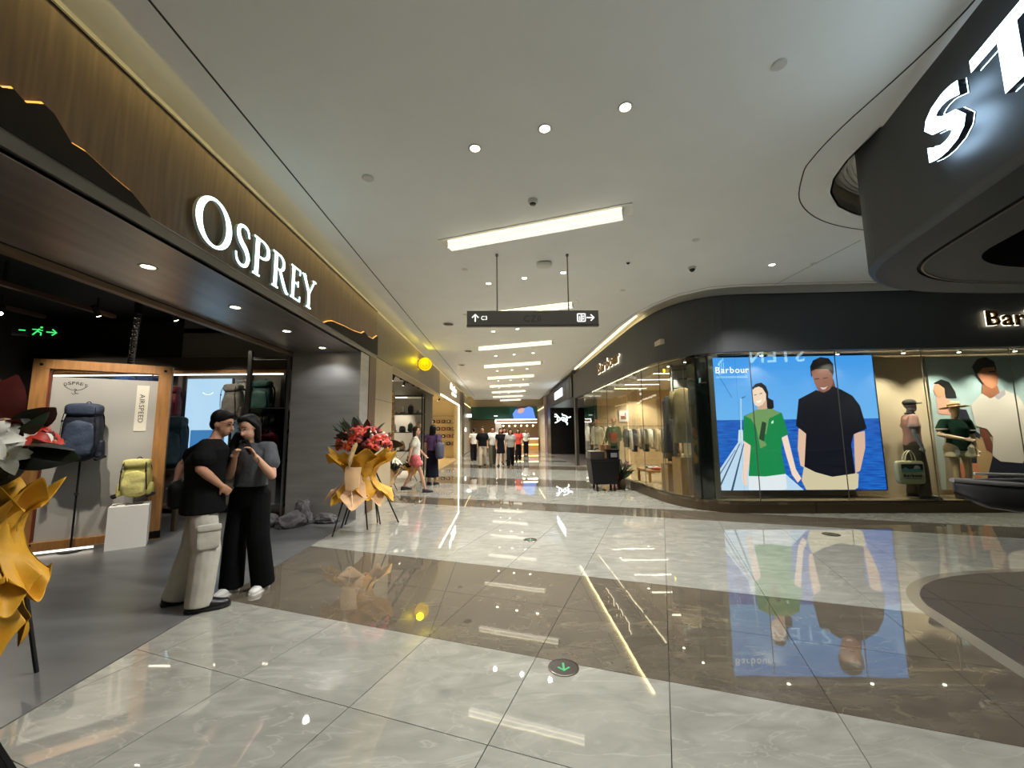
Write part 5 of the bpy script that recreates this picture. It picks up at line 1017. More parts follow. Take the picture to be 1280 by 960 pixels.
lay = [('pier', (186, 206, 232), [(236, 578), (290, 578), (590, 845), (105, 845), (103, 770)]), ('pier_gap', (56, 74, 110), [(240, 590), (245, 590), (128, 845), (118, 845)]), ('pier_gap', (56, 74, 110), [(262, 590), (267, 590), (205, 845), (193, 845)]), ('pier_gap', (90, 110, 150), [(215, 625), (219, 625), (107, 800), (104, 790)]),
       ('lamp_pole', (170, 200, 225), [(245, 340), (252, 340), (253, 520), (246, 520)]), ('lamp_base', (200, 214, 226), [(236, 515), (258, 515), (262, 578), (232, 578)]), ('lamp_arm', (60, 90, 130), [(250, 338), (272, 328), (274, 332), (252, 343)]), ('wire', (60, 110, 170), [(90, 150), (93, 150), (200, 335), (196, 335)]),
       ('hair', (26, 22, 26), [(305, 285), (330, 260), (360, 254), (385, 275), (398, 312), (397, 340), (425, 355), (428, 395), (402, 412), (385, 385), (330, 300)]), ('neck', (206, 160, 140), [(335, 372), (388, 350), (392, 412), (345, 428)]), ('face', (240, 206, 186), [(308, 300), (322, 284), (345, 276), (365, 285), (385, 318), (385, 350), (365, 378), (345, 387), (325, 380), (313, 352)]), ('smile', (250, 240, 236), [(330, 358), (350, 354), (362, 348), (354, 364), (340, 368)]), ('eye', (60, 40, 40), [(320, 322), (332, 319), (332, 323), (320, 326)]), ('eye', (60, 40, 40), [(350, 315), (364, 312), (364, 316), (350, 319)]),
       ('arm', (236, 200, 186), [(265, 570), (303, 590), (296, 680), (278, 760), (282, 815), (262, 815), (252, 770), (262, 680)]), ('arm', (240, 206, 192), [(468, 560), (500, 545), (525, 650), (545, 730), (575, 780), (555, 802), (525, 760), (495, 660)]),
       ('trousers', (222, 222, 232), [(286, 760), (488, 750), (497, 830), (480, 840), (290, 840)]), ('shirt', (22, 128, 72), [(262, 440), (320, 412), (400, 400), (470, 425), (506, 540), (470, 556), (468, 640), (489, 755), (380, 768), (288, 765), (300, 600), (258, 572)]), ('scarf', (112, 146, 92), [(270, 440), (330, 405), (420, 402), (462, 425), (400, 455), (385, 540), (352, 540), (388, 600), (352, 618), (330, 500), (300, 455)]), ('scarf_shade', (40, 66, 44), [(362, 470), (385, 478), (372, 580), (345, 565)]), ('badge', (190, 230, 190), [(412, 472), (424, 464), (424, 480), (413, 484)]),
       ('man_arm', (222, 178, 156), [(560, 510), (606, 525), (602, 640), (590, 722), (570, 712), (555, 620)]), ('man_arm', (214, 170, 150), [(858, 540), (916, 528), (918, 620), (890, 742), (865, 752), (860, 640)]),
       ('man_trousers', (206, 188, 158), [(588, 715), (650, 740), (740, 765), (862, 750), (882, 758), (878, 830), (860, 840), (600, 840), (575, 790)]), ('man_neck', (110, 66, 56), [(655, 285), (748, 240), (765, 310), (690, 335)]), ('man_shirt', (12, 14, 26), [(560, 350), (655, 300), (692, 316), (745, 280), (790, 300), (850, 335), (890, 390), (926, 515), (855, 546), (842, 600), (863, 755), (740, 772), (650, 747), (590, 717), (600, 540), (545, 495)]),
       ('man_hair', (20, 16, 20), [(622, 168), (638, 134), (678, 116), (722, 124), (746, 156), (750, 200), (742, 235), (700, 200), (640, 200), (628, 232)]), ('man_face', (146, 92, 78), [(628, 198), (650, 184), (718, 184), (742, 215), (746, 262), (728, 298), (698, 314), (666, 300), (645, 262)]), ('man_smile', (220, 200, 196), [(676, 286), (700, 288), (716, 280), (704, 296), (688, 298)]), ('man_brow', (50, 28, 28), [(645, 238), (670, 234), (670, 239), (645, 243)]), ('man_brow', (50, 28, 28), [(690, 234), (716, 230), (716, 235), (690, 239)])]
prints(p1, mp1, lay, W1, H1, fr1, PS)
PW = E('poster_white', (250, 252, 255), PS)
a, b_ = mp1((106, 198)); a2, _ = mp1((288, 198)); letters('Barbour', .125, a2 - a, .001, PW, p1, (a, -.03, b_), (1, 0, 0), (0, 0, 1), .012, gap=.12)
q0 = mp1((108, 215)); MB().bx(q0[0], q0[0] + .6, -.03, -.029, q0[1] - .01, q0[1] - .004).bx(q0[0], q0[0] + .6, -.03, -.029, q0[1] - .035, q0[1] - .022).build('text_line', E('poster_pale', (170, 205, 240), PS), p1)
p2 = thing('wall_poster', 'large printed poster of a man in a white polo beside a woman', 'poster', (8.46, 7.87, .3), pz); W2, H2 = 3.4, 2.6
MB().bx(0, W2, .0, .025, 0, H2).build('board', skymat('poster_sky2', (150, 178, 186), (196, 206, 200), H2, 0), p2); fr2 = ((0, -.0005, 0), (1, 0, 0), (0, 0, 1))
def mp2(p): return ((p[0] - (348 + (p[1] - 112) * .072)) / 4.365 / 60.5, (1 - (p[1] - 112) / 728) * H2)
lay2 = [('sea', (70, 128, 140), [(600, 385), (1300, 385), (1300, 500), (600, 500)]), ('shore', (96, 78, 62), [(600, 500), (1300, 500), (1300, 560), (600, 560)]), ('deck', (164, 150, 130), [(420, 560), (1300, 560), (1300, 840), (420, 840)]),
        ('jacket', (34, 34, 52), [(470, 400), (540, 410), (575, 520), (600, 545), (595, 620), (585, 705), (530, 705), (480, 600)]), ('shoulder', (214, 160, 140), [(390, 345), (440, 335), (480, 380), (470, 440), (400, 430)]), ('leg', (196, 120, 84), [(480, 700), (520, 700), (530, 840), (500, 840)]), ('leg', (206, 130, 92), [(550, 700), (585, 700), (610, 790), (600, 840), (575, 840)]), ('bag', (186, 152, 108), [(580, 560), (640, 600), (670, 740), (600, 812), (575, 700)]),
        ('hair', (18, 16, 18), [(380, 262), (420, 240), (460, 255), (488, 310), (494, 346), (440, 346), (432, 300), (405, 270)]), ('face', (200, 140, 112), [(382, 275), (402, 264), (434, 290), (436, 330), (405, 343), (386, 322), (378, 300)]),
        ('man_arm', (176, 110, 76), [(815, 460), (852, 445), (876, 520), (890, 640), (862, 660), (835, 560)]), ('man_arm', (110, 58, 44), [(598, 515), (632, 515), (658, 600), (655, 650), (625, 630)]), ('man_trousers', (26, 30, 50), [(655, 660), (790, 700), (873, 635), (900, 700), (900, 840), (610, 815)]),
        ('man_neck', (150, 96, 70), [(628, 265), (700, 280), (712, 330), (660, 350), (618, 325)]), ('man_shirt', (212, 202, 194), [(562, 385), (620, 322), (662, 352), (740, 306), (800, 338), (852, 440), (820, 466), (832, 600), (822, 655), (798, 702), (690, 692), (652, 662), (662, 560), (634, 516), (580, 500)]), ('collar', (168, 160, 170), [(680, 340), (735, 300), (738, 330), (700, 358)]),
        ('man_hair', (16, 14, 16), [(578, 172), (608, 130), (652, 120), (692, 146), (702, 196), (650, 190), (638, 240), (632, 272), (600, 232)]), ('man_face', (184, 122, 92), [(602, 212), (632, 180), (690, 175), (706, 222), (702, 272), (672, 296), (642, 280), (622, 252)]), ('man_brow', (40, 24, 20), [(660, 200), (698, 196), (698, 202), (660, 207)])]
prints(p2, mp2, lay2, W2, H2, fr2, 0)
# ------------------------------------------------------------------ window mannequins
MSK = M('mannequin_skin', (150, 148, 150), .5); MSK2 = M('mannequin_cream', (214, 186, 150), .5)
m1J = stand(1.83, 0.05, ((.24, -.04, 1.13), (.25, .03, .9)), ((-.22, .0, 1.13), (-.2, .1, .9)))
m1, J1, h1 = figure('mannequin', 'mannequin in pink polo, grey trousers and dark cap holding a tote bag', (7.66, 7.55, .2), math.radians(-118), m1J,
    dict(vox=.015, mannequin=True, skin=MSK, shirt=M('polo_pink', (186, 140, 128), .8, var=.08, scale=30), legs=cl('greytrouser', (82, 74, 62)), legr=(.115, .1, .095), hem=-.02, shoes=M('loafer', (26, 26, 26), .3), shoe=1.15, slv=.085, Rcurl=1.1, Rpalm=(-1, .2, 0)), cat='mannequin')
CAPM = M('cap_dark', (66, 64, 56), .8); MB().ball(h1(0, -.012, .06), (.088, .104, .075), 18, 10).build('cap', CAPM, m1, smooth=True)
MB().loft([[h1(x * w_, y, .055 - .01 * abs(x)) + Vector((0, 0, z)) for x, z in ((-1, 0), (0, .012), (1, 0), (1, -.006), (0, .006), (-1, -.006))] for y, w_ in ((.06, .075), (.12, .065), (.165, .035))]).build('cap_visor', CAPM, m1)
MB().tube([J1['neck'] + Vector((.07 * math.cos(q), .06 * math.sin(q) + .01, .02)) for q in [2 * PI * i / 16 for i in range(17)]], .016, 6).build('collar', M('collar_navy', (34, 34, 44), .8), m1)
for s in 'RL':
    e_ = J1[s + 'sh'].lerp(J1[s + 'el'], .55); MB().tube([e_ + Vector((0, 0, .012)), e_ - Vector((0, 0, .012))], .096, 14).build('sleeve_band', M('band_white', (214, 204, 196), .8), m1)
tb_ = thing('tote_bag', 'cream canvas tote bag with a printed picture in the mannequin hand', 'bag', (7.40, 7.41, .50), pz)
CANV = M('canvas', (206, 196, 160), .9, var=.06, scale=20)
MB().ball((0, 0, .19), (.245, .05, .21), 24, 10, e=.28).build('body', CANV, tb_, smooth=True)
for y in (-.035, .035): MB().tube(bez([(-.1, y, .36), (-.06, y * .8, .5), (.02, y * .6, .58), (.08, y * .8, .5), (.1, y, .36)], 5), .012, 6, flat=.4).build('handle', CANV, tb_)
frT = ((0, -.056, 0), (1, 0, 0), (0, 0, 1))
MB().plate([(-.19, .2), (.19, .2), (.19, .34), (-.19, .34)], frT, 0, .002).build('picture', M('pic_navy', (22, 34, 46), .7), tb_)
MB().plate([(-.19, .2), (.19, .2), (.19, .23), (.05, .26), (-.06, .25), (-.12, .285), (-.19, .25)], frT, .002, .003).build('picture_wave', M('pic_teal', (110, 156, 160), .7), tb_); MB().plate([p for p in circ(.06, 10, .08, .255, 0, PI)], frT, .003, .004).build('picture_sun', M('pic_white', (190, 196, 196), .7), tb_)
letters('Barbour', .05, .33, .002, M('pic_black', (20, 18, 18), .7), tb_, (-.165, -.06, .115), (1, 0, 0), (0, 0, 1), .035)
MB().plate([(-.15, .08), (.15, .08), (.15, .088), (-.15, .088)], frT, 0, .002).build('text_line', M('pic_grey', (110, 104, 90), .7), tb_)
m2J = stand(1.72, 0.04, ((.3, .1, 1.16), (.04, .3, 1.08)), ((-.23, -.02, 1.11), (-.22, .05, .88)))
m2, J2, h2 = figure('mannequin', 'mannequin in dark green polo, white shorts and straw hat', (8.47, 7.5, .2), math.radians(158), m2J,
    dict(vox=.015, mannequin=True, skin=MSK2, shirt=cl('bottlegreen', (26, 52, 40)), legs=cl('whiteshorts', (206, 194, 166)), legname='shorts', leglen=.42, legr=(.13, .14, .1), hem=-.07, torso=(.165, .12), flare=1.1, shoes=M('boot_black', (22, 22, 22), .3), look=(.2, 1), slv=.08), cat='mannequin')
STR = M('straw', (222, 186, 138), .8, var=.1, scale=40)
hb = Matrix.Rotation(.12, 4, 'X')
o = MB().lathe([(.085, .02), (.2, .0), (.205, -.004), (.085, .012), (.09, .02), (.086, .09), (.07, .1), (.0005, .098)], 28).build('straw_hat', STR, m2, h2(0, 0, .07), (.12, .05, 0), smooth=True); MB().lathe([(.0915, .02), (.0905, .05)], 28).build('hat_band', M('hat_band', (90, 70, 56), .8), o)
for s in 'RL':
    e_ = J2[s + 'sh'].lerp(J2[s + 'el'], .55); MB().tube([e_ + Vector((0, 0, .012)), e_ - Vector((0, 0, .012))], .1, 14).build('sleeve_band', M('band_white', (214, 204, 196), .8), m2)
    an = J2[s + 'an']; MB().tube([(an.x, an.y, .05), (an.x, an.y, .2)], .048, 12).build('boot_shaft', M('boot_black', (22, 22, 22), .3), m2)
MB().box((.1, .155, .84), (.07, .004, .09)).build('price_tag', WHITE, m2)
# window track lights (lamps of the shop window; the corner pair is added fill)
def window_spot(x, y, target, watts, label, col=(1, .9, .74), ang=1.9, z=2.86, group='small window spotlights'):
    t = thing('window_spot', label, 'spotlight', (x, y, z), 0, group); d = (Vector(target) - Vector((x, y, z))).normalized()
    MB().tube([(0, 0, .07), (0, 0, .02)], .03, 12).build('can', WHITE, t); MB().tube([(0, 0, .02), (0, 0, .016)], .026, 12).build('lamp', E('track_lamp', (255, 236, 205), 25), t)
    l = bpy.data.lights.new('window_beam', 'SPOT'); l.energy = watts; l.color = col; l.spot_size = ang; l.spot_blend = .6; l.shadow_soft_size = .03; o = put('beam', l, t); o.rotation_euler = d.to_track_quat('-Z', 'Y').to_euler()
for i, (x, tx) in enumerate(((4.9, 4.9), (6.3, 6.3), (7.5, 7.4), (8.5, 8.5), (9.5, 9.4), (10.6, 10.6))):
    y = 7.62 - (x - 4) * .058; window_spot(x, y - .06, (tx, y + .22, .9), (60, 60, 140, 140, 140, 140)[i], '%s small spotlight above the long shop window' % ORD[i + 1])
wls = thing('window_light_strip', 'slim light strip along the top of the long shop window', 'light strip', (4.7, 7.555, 3.16), pz)
MB().bx(0, 7.4, -.03, .03, .01, .03).build('channel', WHITE, wls); MB().bx(.02, 7.38, -.022, .022, 0, .01).build('led', E('window_led', (255, 236, 206), 30), wls)
for i, (x, y, tx, ty) in enumerate(((3.75, 8.2, 3.75, 8.5), (3.62, 8.75, 3.75, 9.0))): window_spot(x, y, (tx, ty, 1.5), 90, '%s added fill spotlight above the corner plinths' % ['near', 'far'][i], ang=1.2)  # pair added to light the coats in the dark corner
# ------------------------------------------------------------------ corner plinths and clothes
def plinth(label, x0, x1, y0, y1, h):
    t = thing('plinth', label, 'plinth', (x0, y0, .2)); MB().bx(0, x1 - x0, 0, y1 - y0, 0, h).build('box', OAK2, t); MB().bx(-.004, x1 - x0 + .004, -.004, y1 - y0 + .004, h - .012, h).build('top', OAK2, t); return t
plinth('tall oak plinth in the curved corner window', 3.58, 4.0, 8.3, 8.72, .74); plinth('shorter oak plinth beside the tall one in the corner window', 3.5, 3.85, 8.78, 9.15, .56)
def garment(name, label, cat, loc, rz, col, h, w=.46, group=None, sleeve=True, flat=.07, hanger=True):
    t = thing(name, label, cat, loc, rz, group); fm_ = M('garment_%d_%d_%d' % col, col, .85, bump=.4, scale=12, var=.1); mb = MB()
    mb.loft([ellring((0, 0, -h), w * .5, flat, e=.8), ellring((0, 0, -h * .6), w * .46, flat, e=.8), ellring((0, 0, -.12), w * .44, flat * .9, e=.8), ellring((0, 0, -.03), w * .34, flat * .7), ellring((0, 0, .0), .07, .04)])
    mb.build('cloth', fm_, t, smooth=True)
    if sleeve:
        for s in (-1, 1): MB().tube([(s * w * .4, 0, -.06), (s * w * .52, .01, -.25), (s * w * .56, .0, -.25 - h * .35)], [.06, .055, .045], 8).build('sleeve', fm_, t, smooth=True)
    if hanger: MB().tube([(0, 0, -.02), (0, 0, .06), (.025, 0, .085), (.01, 0, .11)], .004, 5).build('hook', TRIMM, t)
    return t
garment('hanging_coat', 'long olive coat hung on the dark ladder above the tall plinth', 'coat', (3.78, 8.5, 2.38), -.5, (112, 98, 66), 1.15, .44)
garment('hanging_coat', 'brown overcoat behind the olive coat on the ladder', 'coat', (3.9, 8.64, 2.34), -.2, (98, 78, 60), 1.05, .42)
garment('hanging_coat', 'dark patterned coat above the shorter plinth', 'coat', (3.7, 9.0, 2.25), -.7, (52, 50, 52), 1.25, .34, sleeve=False)
la = thing('ladder', 'dark ladder rack holding coats in the corner window', 'ladder', (3.72, 8.74, .2), -.4)
for x in (-.02, .42): MB().tube([(x, 0, 0), (x, 0, 2.7)], .014, 8).build('rail', BLACK, la)
for z in (1.7, 2.0, 2.2, 2.4, 2.6): MB().tube([(-.02, 0, z), (.42, 0, z)], .012, 8).build('rung', BLACK, la)
bp_ = thing('corner_board', 'pale grey backing board behind the ladder', 'board', (3.72, 8.9, .2), -.4); MB().bx(.0, .46, .0, .02, 1.2, 2.72).build('board', M('board_grey', (150, 150, 152), .5), bp_); MB().bx(-.02, .0, -.01, .03, 0, 2.74).bx(.46, .48, -.01, .03, 0, 2.74).build('edge', TRIMM, bp_)
sh_ = M('sneaker_tan', (206, 184, 130), .7)
for i, (x, y) in enumerate(((3.72, 8.46), (3.86, 8.5))):
    t = thing('shoe', '%s of two tan shoes on top of the tall plinth' % ['left', 'right'][i], 'shoe', (x, y, .94), -.6); MB().loft([[Vector((c_ * w_, y_, z_ * h_)) for c_, z_ in ((-1, 0), (1, 0), (.8, 1), (-.8, 1))] for y_, w_, h_ in ((-.12, .03, .07), (-.02, .035, .08), (.08, .04, .05), (.14, .025, .03))]).build('upper', sh_, t, smooth=True); MB().bx(-.04, .04, -.125, .145, -.002, .01).build('sole', WHITE, t)
# inside the shop
def rack(label, loc, rz, n, L, cols, group, h=1.55):
    t = thing('clothes_rack', label, 'clothes rack', loc, rz); MB().tube([(-L / 2, 0, h + .1), (L / 2, 0, h + .1)], .012, 8).build('rail', TRIMM, t)
    for s in (-1, 1): MB().tube([(s * L / 2, 0, 0), (s * L / 2, 0, h + .1)], .014, 8).build('post', TRIMM, t); MB().bx(s * L / 2 - .02, s * L / 2 + .02, -.25, .25, 0, .025).build('foot', TRIMM, t)
    for i in range(n):
        x = -L / 2 + L * (i + .5) / n; c, s = math.cos(rz), math.sin(rz); cc = cols[i % len(cols)]
        garment('hanging_garment', '%s garment hanging on %s' % (cc[0], group), 'garment', (loc[0] + x * c, loc[1] + x * s, h + loc[2]), rz + PI / 2, cc[1], .62 + .08 * (i % 3), .42, group, i % 2 == 0)
rack('clothes rack across the shop behind the side window', (4.95, 14.2, .002), 0, 11, 1.5, [('dark green', (38, 52, 40)), ('white', (204, 198, 188)), ('black', (30, 30, 32)), ('beige', (180, 160, 128)), ('grey', (120, 116, 112))], 'the middle rack')
rack('clothes rack at the back by the black store wall', (4.1, 17.3, .002), 0, 10, 1.2, [('white', (206, 202, 194)), ('charcoal', (48, 50, 54)), ('cream', (196, 180, 150)), ('navy', (36, 44, 62))], 'the back rack', 1.7)
rack('low clothes rack by the right inner wall', (5.4, 12.0, .002), .1, 10, 1.4, [('olive', (84, 82, 58)), ('black', (26, 26, 28)), ('tan', (164, 132, 96))], 'the near rack', 1.3)
def shopmann(label, loc, rz, shirt, legs, hat):
    pd = thing('podium', 'low white podium under the %s' % label, 'podium', (loc[0], loc[1], .002)); MB().bx(-.28, .28, -.28, .28, 0, .16).build('box', WHITE, pd); MB().bx(-.285, .285, -.285, .285, .16, .17).build('top', CREAM, pd)
    t, J, h = figure('mannequin', label, (loc[0], loc[1], .172), rz, stand(1.74), dict(vox=.022, mannequin=True, skin=MSK2, shirt=shirt, legs=legs, sleeve=1.6, hem=-.15, torso=(.19, .14)), cat='mannequin')
    MB().lathe([(.085, .0), (.15, -.02), (.152, -.03), (.085, -.01), (.09, .0), (.08, .07), (.0005, .085)], 20).build('hat', hat, t, h(0, 0, .07), smooth=True)
HATP = M('hat_pink', (196, 142, 118), .8)
shopmann('mannequin in cream jacket and pink hat behind the side window', (3.72, 16.2), 2.6, cl('creamjkt', (212, 200, 178)), TAN, HATP)
shopmann('mannequin in dark green jacket over white nearer the side window', (3.86, 14.3), 2.8, cl('greenjkt', (60, 84, 58)), DEN, HATP)
bt = thing('low_table', 'low oak table with folded clothes behind the side window', 'table', (4.35, 11.6, .002)); MB().bx(-.45, .45, -.5, .5, .36, .42).build('top', OAK2, bt)
for sx in (-1, 1):
    for sy in (-1, 1): MB().bx(sx * .4 - .03, sx * .4 + .03, sy * .45 - .03, sy * .45 + .03, 0, .36).build('leg', OAK2, bt)
for i, c in enumerate(((150, 60, 50), (210, 200, 180), (70, 74, 84))):
    t = thing('folded_shirt', '%s folded shirt on the low oak table' % ['red', 'cream', 'slate'][i], 'shirt', (4.2 + .02 * i, 11.3 + .3 * i, .424)); MB().ball((0, 0, .03), (.14, .11, .03), 16, 8, e=.4).build('cloth', M('garment_%d_%d_%d' % c, c, .85), t, smooth=True); MB().ball((0, -.05, .062), (.05, .03, .008), 10, 6).build('collar', M('garment_%d_%d_%d' % c, c, .85), t, smooth=True)
pb = thing('potted_plant', 'small golden plant by the low table behind the side window', 'plant', (3.62, 12.6, .002)); MB().lathe([(.0005, 0), (.12, 0), (.16, .3), (.14, .3), (.12, .26), (.0005, .26)], 18).build('pot', M('pot_tan', (150, 120, 84), .6), pb, smooth=True)
for i in range(26):
    o = put('leaf', LF['green'] if i % 3 else LF['rust'], pb, (0, 0, .28)); aim(o, (math.cos(i * 2.4), math.sin(i * 2.4), .6 + (i % 5) * .3), i); o.scale = (1.6, 1.6, 1.6)
for i in range(6):
    y = 9.6 + 1.5 * i; t = thing('shop_strip_light', '%s white strip light on the clothing shop ceiling' % ORD[i + 1], 'ceiling light', (5.2, y, 3.29), 0, 'strip lights inside the clothing shop'); MB().bx(-.9, .9, -.05, .05, -.02, 0).build('tray', WHITE, t); MB().bx(-.88, .88, -.035, .035, -.03, -.02).build('tube', E('strip_white', (255, 240, 214), 7), t)
for i in range(6):
    downlight(4.4 + 1.6 * (i % 2), 10 + 1.5 * i, 3.3, '%s added fill downlight on the clothing shop ceiling' % ORD[i + 1], 'added fill downlights inside the clothing shop', 330, (1, .9, .74))  # extra lamps added to brighten the dim shop interior
wl_ = thing('track_line', 'bright track light line along the top of the side window', 'track light', (3.42, 0, 0)); MB().bx(0, .03, 9.2, 15.5, 3.0, 3.03).build('rail', WHITE, wl_); MB().bx(0.0, .03, 9.2, 15.5, 2.99, 3.0).build('led', E('track_led', (255, 232, 190), 5), wl_)
for i in range(3):
    MB().box((.015, 10.5 + 1.6 * i, 2.93), (.06, .1, .1)).build('head', BLACK, wl_)
wp = thing('wall_picture', 'small framed picture on the wood wall of the clothing shop', 'picture', (5.4, 18.28, 1.9)); MB().bx(-.2, .2, -.02, 0, 0, .5).build('frame', WHITE, wp); MB().bx(-.12, .12, -.024, -.02, .1, .4).build('print', M('pic_red', (150, 80, 60), .6), wp)
# ------------------------------------------------------------------ black bin trolley in the corridor
tr = thing('bin_trolley', 'black wheeled bin trolley with boxes piled in it before the side window', 'trolley', (2.54, 10.6, 0)); TB = M('trolley_black', (16, 16, 18), .45, spec=.2)
MB().loft([[Vector((sx * w_, sy * d_, z)) for sx, sy in ((-1, -1), (1, -1), (1, 1), (-1, 1))] for z, w_, d_ in ((.17, .3, .26), (.74, .36, .32), (.76, .375, .335), (.79, .375, .335))]).build('tub', TB, tr)
MB().tube(bez([(-.1, .3, .8), (-.1, .34, 1.02), (.3, .34, 1.02), (.3, .3, .8)], 4), .016, 8).build('handle', TB, tr)
MB().bx(-.34, -.02, -.2, .15, .79, .98).build('lid', M('trolley_lid', (44, 38, 30), .6), tr); MB().bx(-.35, -.0, -.21, .16, .975, .99).build('lid_edge', M('lid_edge', (150, 140, 120), .5), tr)
for x in (-.2, .24):
    for y in (-.2, .2):
        c = MB().tube([(x, y, .1), (x, y, .2)], .02, 8).build('castor', TB, tr); MB().tube([(x - .02, y, .055), (x + .02, y, .055)], .055, 14).build('wheel', TB, c)
bxs = thing('cardboard_box', 'brown cardboard box standing in the black trolley', 'box', (2.6, 10.6, .8)); MB().bx(-.12, .14, -.12, .12, 0, .34).build('carton', M('carton', (104, 72, 36), .7), bxs); MB().bx(-.02, .03, -.122, .122, .0, .342).build('tape', M('tape', (150, 120, 76), .4), bxs)
bxd = thing('dark_box', 'black flat topped box on the right of the trolley', 'box', (2.78, 10.5, .795)); MB().bx(-.14, .12, -.14, .14, 0, .2).build('case', TB, bxd); MB().bx(-.2, .14, -.16, .16, .2, .235).build('lid', TB, bxd)
MB().bx(-.08, .08, -.144, -.14, .04, .15).build('label_patch', M('patch_grey', (140, 140, 150), .5), bxd)
gs = thing('floor_plant', 'bushy golden plant standing right of the trolley', 'plant', (3.05, 10.75, 0)); MB().lathe([(.0005, 0), (.1, 0), (.13, .25), (.11, .25), (.1, .2), (.0005, .2)], 16).build('pot', M('pot_dark', (70, 52, 34), .6), gs, smooth=True)
for i in range(24):
    o = put('leaf', LF['rust'] if i % 4 == 0 else LF['green'], gs, (0, 0, .24)); aim(o, (math.cos(i * 2.4) * .7, math.sin(i * 2.4) * .7, .5 + (i % 5) * .35), i); o.scale = (1.5, 1.5, 1.9)
# ------------------------------------------------------------------ floor arrow discs
def floor_disc(label, x, y, arrowon=True):
    t = thing('floor_light', label, 'floor light', (x, y, 0)); MB().lathe([(.098, .0), (.098, .004), (.09, .006), (.09, .004), (.0005, .004)], 32).build('ring', M('disc_steel', (110, 104, 96), .3, 1.), t); MB().lathe([(.088, .0045), (.0005, .0045)], 28).build('plate', M('disc_dark', (52, 44, 38), .25), t)
    if arrowon: arrow(MB(), 0, 0, .085, math.radians(176), ((0, 0, .005), (1, 0, 0), (0, 1, 0)), 0, .002).build('arrow', E('arrow_green', (70, 200, 120), .9), t)
floor_disc('round floor light with a green arrow on the light tiles near the viewer', .372, 2.79); floor_disc('round floor light with an arrow further down the corridor', .364, 5.887)
fd = thing('floor_socket', 'small dark oval floor cover before the blue poster', 'floor cover', (4.653, 5.916, 0)); MB().lathe([(.11, 0), (.11, .004), (.1, .005), (.0005, .005)], 24).build('cover', M('disc_dark', (52, 44, 38)), fd); MB().lathe([(.06, .0055), (.055, .0055)], 24).build('ring', TRIMM, fd)
# ------------------------------------------------------------------ boat on the kiosk
bo_ = thing('canoe', 'dark grey canoe with its pointed bow raised at the kiosk edge', 'boat', (4.3, 3.9, .6)); CM = M('canoe_grey', (66, 66, 68), .35, var=.1, scale=4); sec = []
for i in range(15):
    u = i / 14; x = 4.2 * u; hw = .42 * math.sin(PI * min(u, .5)) ** .75 if u < .5 else .42 * math.sin(PI * u) ** .75; hw = max(hw, .006); kz = .27 * (1 - math.sin(PI * u) ** .45); top = .33 + .06 * (abs(u - .5) * 2) ** 3
    sec.append([Vector((x - (0.0 if z_ == 1 else .0), hw * q, kz + (top - kz) * z_)) for q, z_ in ((-1, 1), (-.97, .6), (-.8, .25), (-.4, .05), (0, 0), (.4, .05), (.8, .25), (.97, .6), (1, 1))])
mb = MB(); n = 9; mb.add([p for s_ in sec for p in s_], [(i * n + k, i * n + k + 1, (i + 1) * n + k + 1, (i + 1) * n + k) for i in range(14) for k in range(n - 1)]); h_ = mb.build('hull', CM, bo_, smooth=True); sm_ = h_.modifiers.new('s', 'SOLIDIFY'); sm_.thickness = .02
for q in (0, 8): MB().tube([s_[q] + Vector((0, 0, .005)) for s_ in sec], .02, 8).build('gunwale', M('gunwale', (150, 148, 146), .35), bo_)
for x in (.9, 2.1, 3.3): MB().bx(x - .08, x + .08, -.38, .38, .27, .3).build('thwart', M('thwart_black', (24, 24, 26), .5), bo_)
MB().prism([(.0, -.004), (.55, -.24), (.55, .24), (.0, .004)], .355, .372).build('bow_deck', M('deck_black', (30, 30, 33), .4), bo_)
cr = thing('canoe_cradle', 'black trestle cradle carrying the canoe', 'stand', (4.3, 3.9, .007))
for x in (1.3, 3.0):
    MB().bx(x - .03, x + .03, -.35, .35, .5, .57).build('cross_bar', BLACK, cr)
    for s in (-1, 1): MB().beam((x, s * .3, .52), (x, s * .42, 0), .05, .05).build('leg', BLACK, cr)
pd_ = thing('paddle', 'slim pale paddle lying across the canoe', 'paddle', (4.3, 3.9, .99)); MB().tube([(.55, .28, .03), (1.9, -.25, .01)], .014, 8).build('shaft', M('paddle_pale', (200, 198, 190), .4), pd_); MB().ball((2.1, -.33, .01), (.22, .09, .012), 14, 6, Matrix.Rotation(-.37, 3, 'Z')).build('blade', M('paddle_pale', (200, 198, 190), .4), pd_, smooth=True)
# ------------------------------------------------------------------ second shop
tk = thing('track_rig', 'black double track with spotlights in the shop with the yellow sign', 'track light', (-3.2, 0, 3.35)); MB().bx(-.03, .03, 9.8, 16.2, 0, .04).bx(-.43, -.37, 9.8, 16.2, .05, .09).build('rail', BLACK, tk)
for i in range(7): MB().tube([(-.0, 10.2 + .9 * i, .0), (-.04, 10.25 + .9 * i, -.16)], .05, 10).build('head', BLACK, tk)
for i, y in enumerate((10.6, 12.4, 14.4, 16.0)):
    track_spot(-3.9, y, 3.4, (-5.2, y + .6, 1.0), 480, '%s spotlight inside the shop with the yellow sign' % ORD[i + 1], ang=1.6, group='spotlights in the second shop')
MB().bx(-6.5, -3.2, 16.3, 16.75, 2.9, 3.0).build('bulkhead', WHITE, r2)
br = thing('brick_strip', 'narrow warm brick wall strip inside the second shop', 'brick wall', (-3.55, 12.2, .002)); MB().bx(-.35, .3, .02, .12, 0, 2.7).build('backing', M('mortar', (150, 128, 98), .8), br)
bkm = [MB().bx(0, .2, 0, .03, 0, .065).mesh('brick', M('brick_%d' % i, c, .8)) for i, c in enumerate(((206, 166, 116), (190, 148, 100), (216, 180, 132)))]
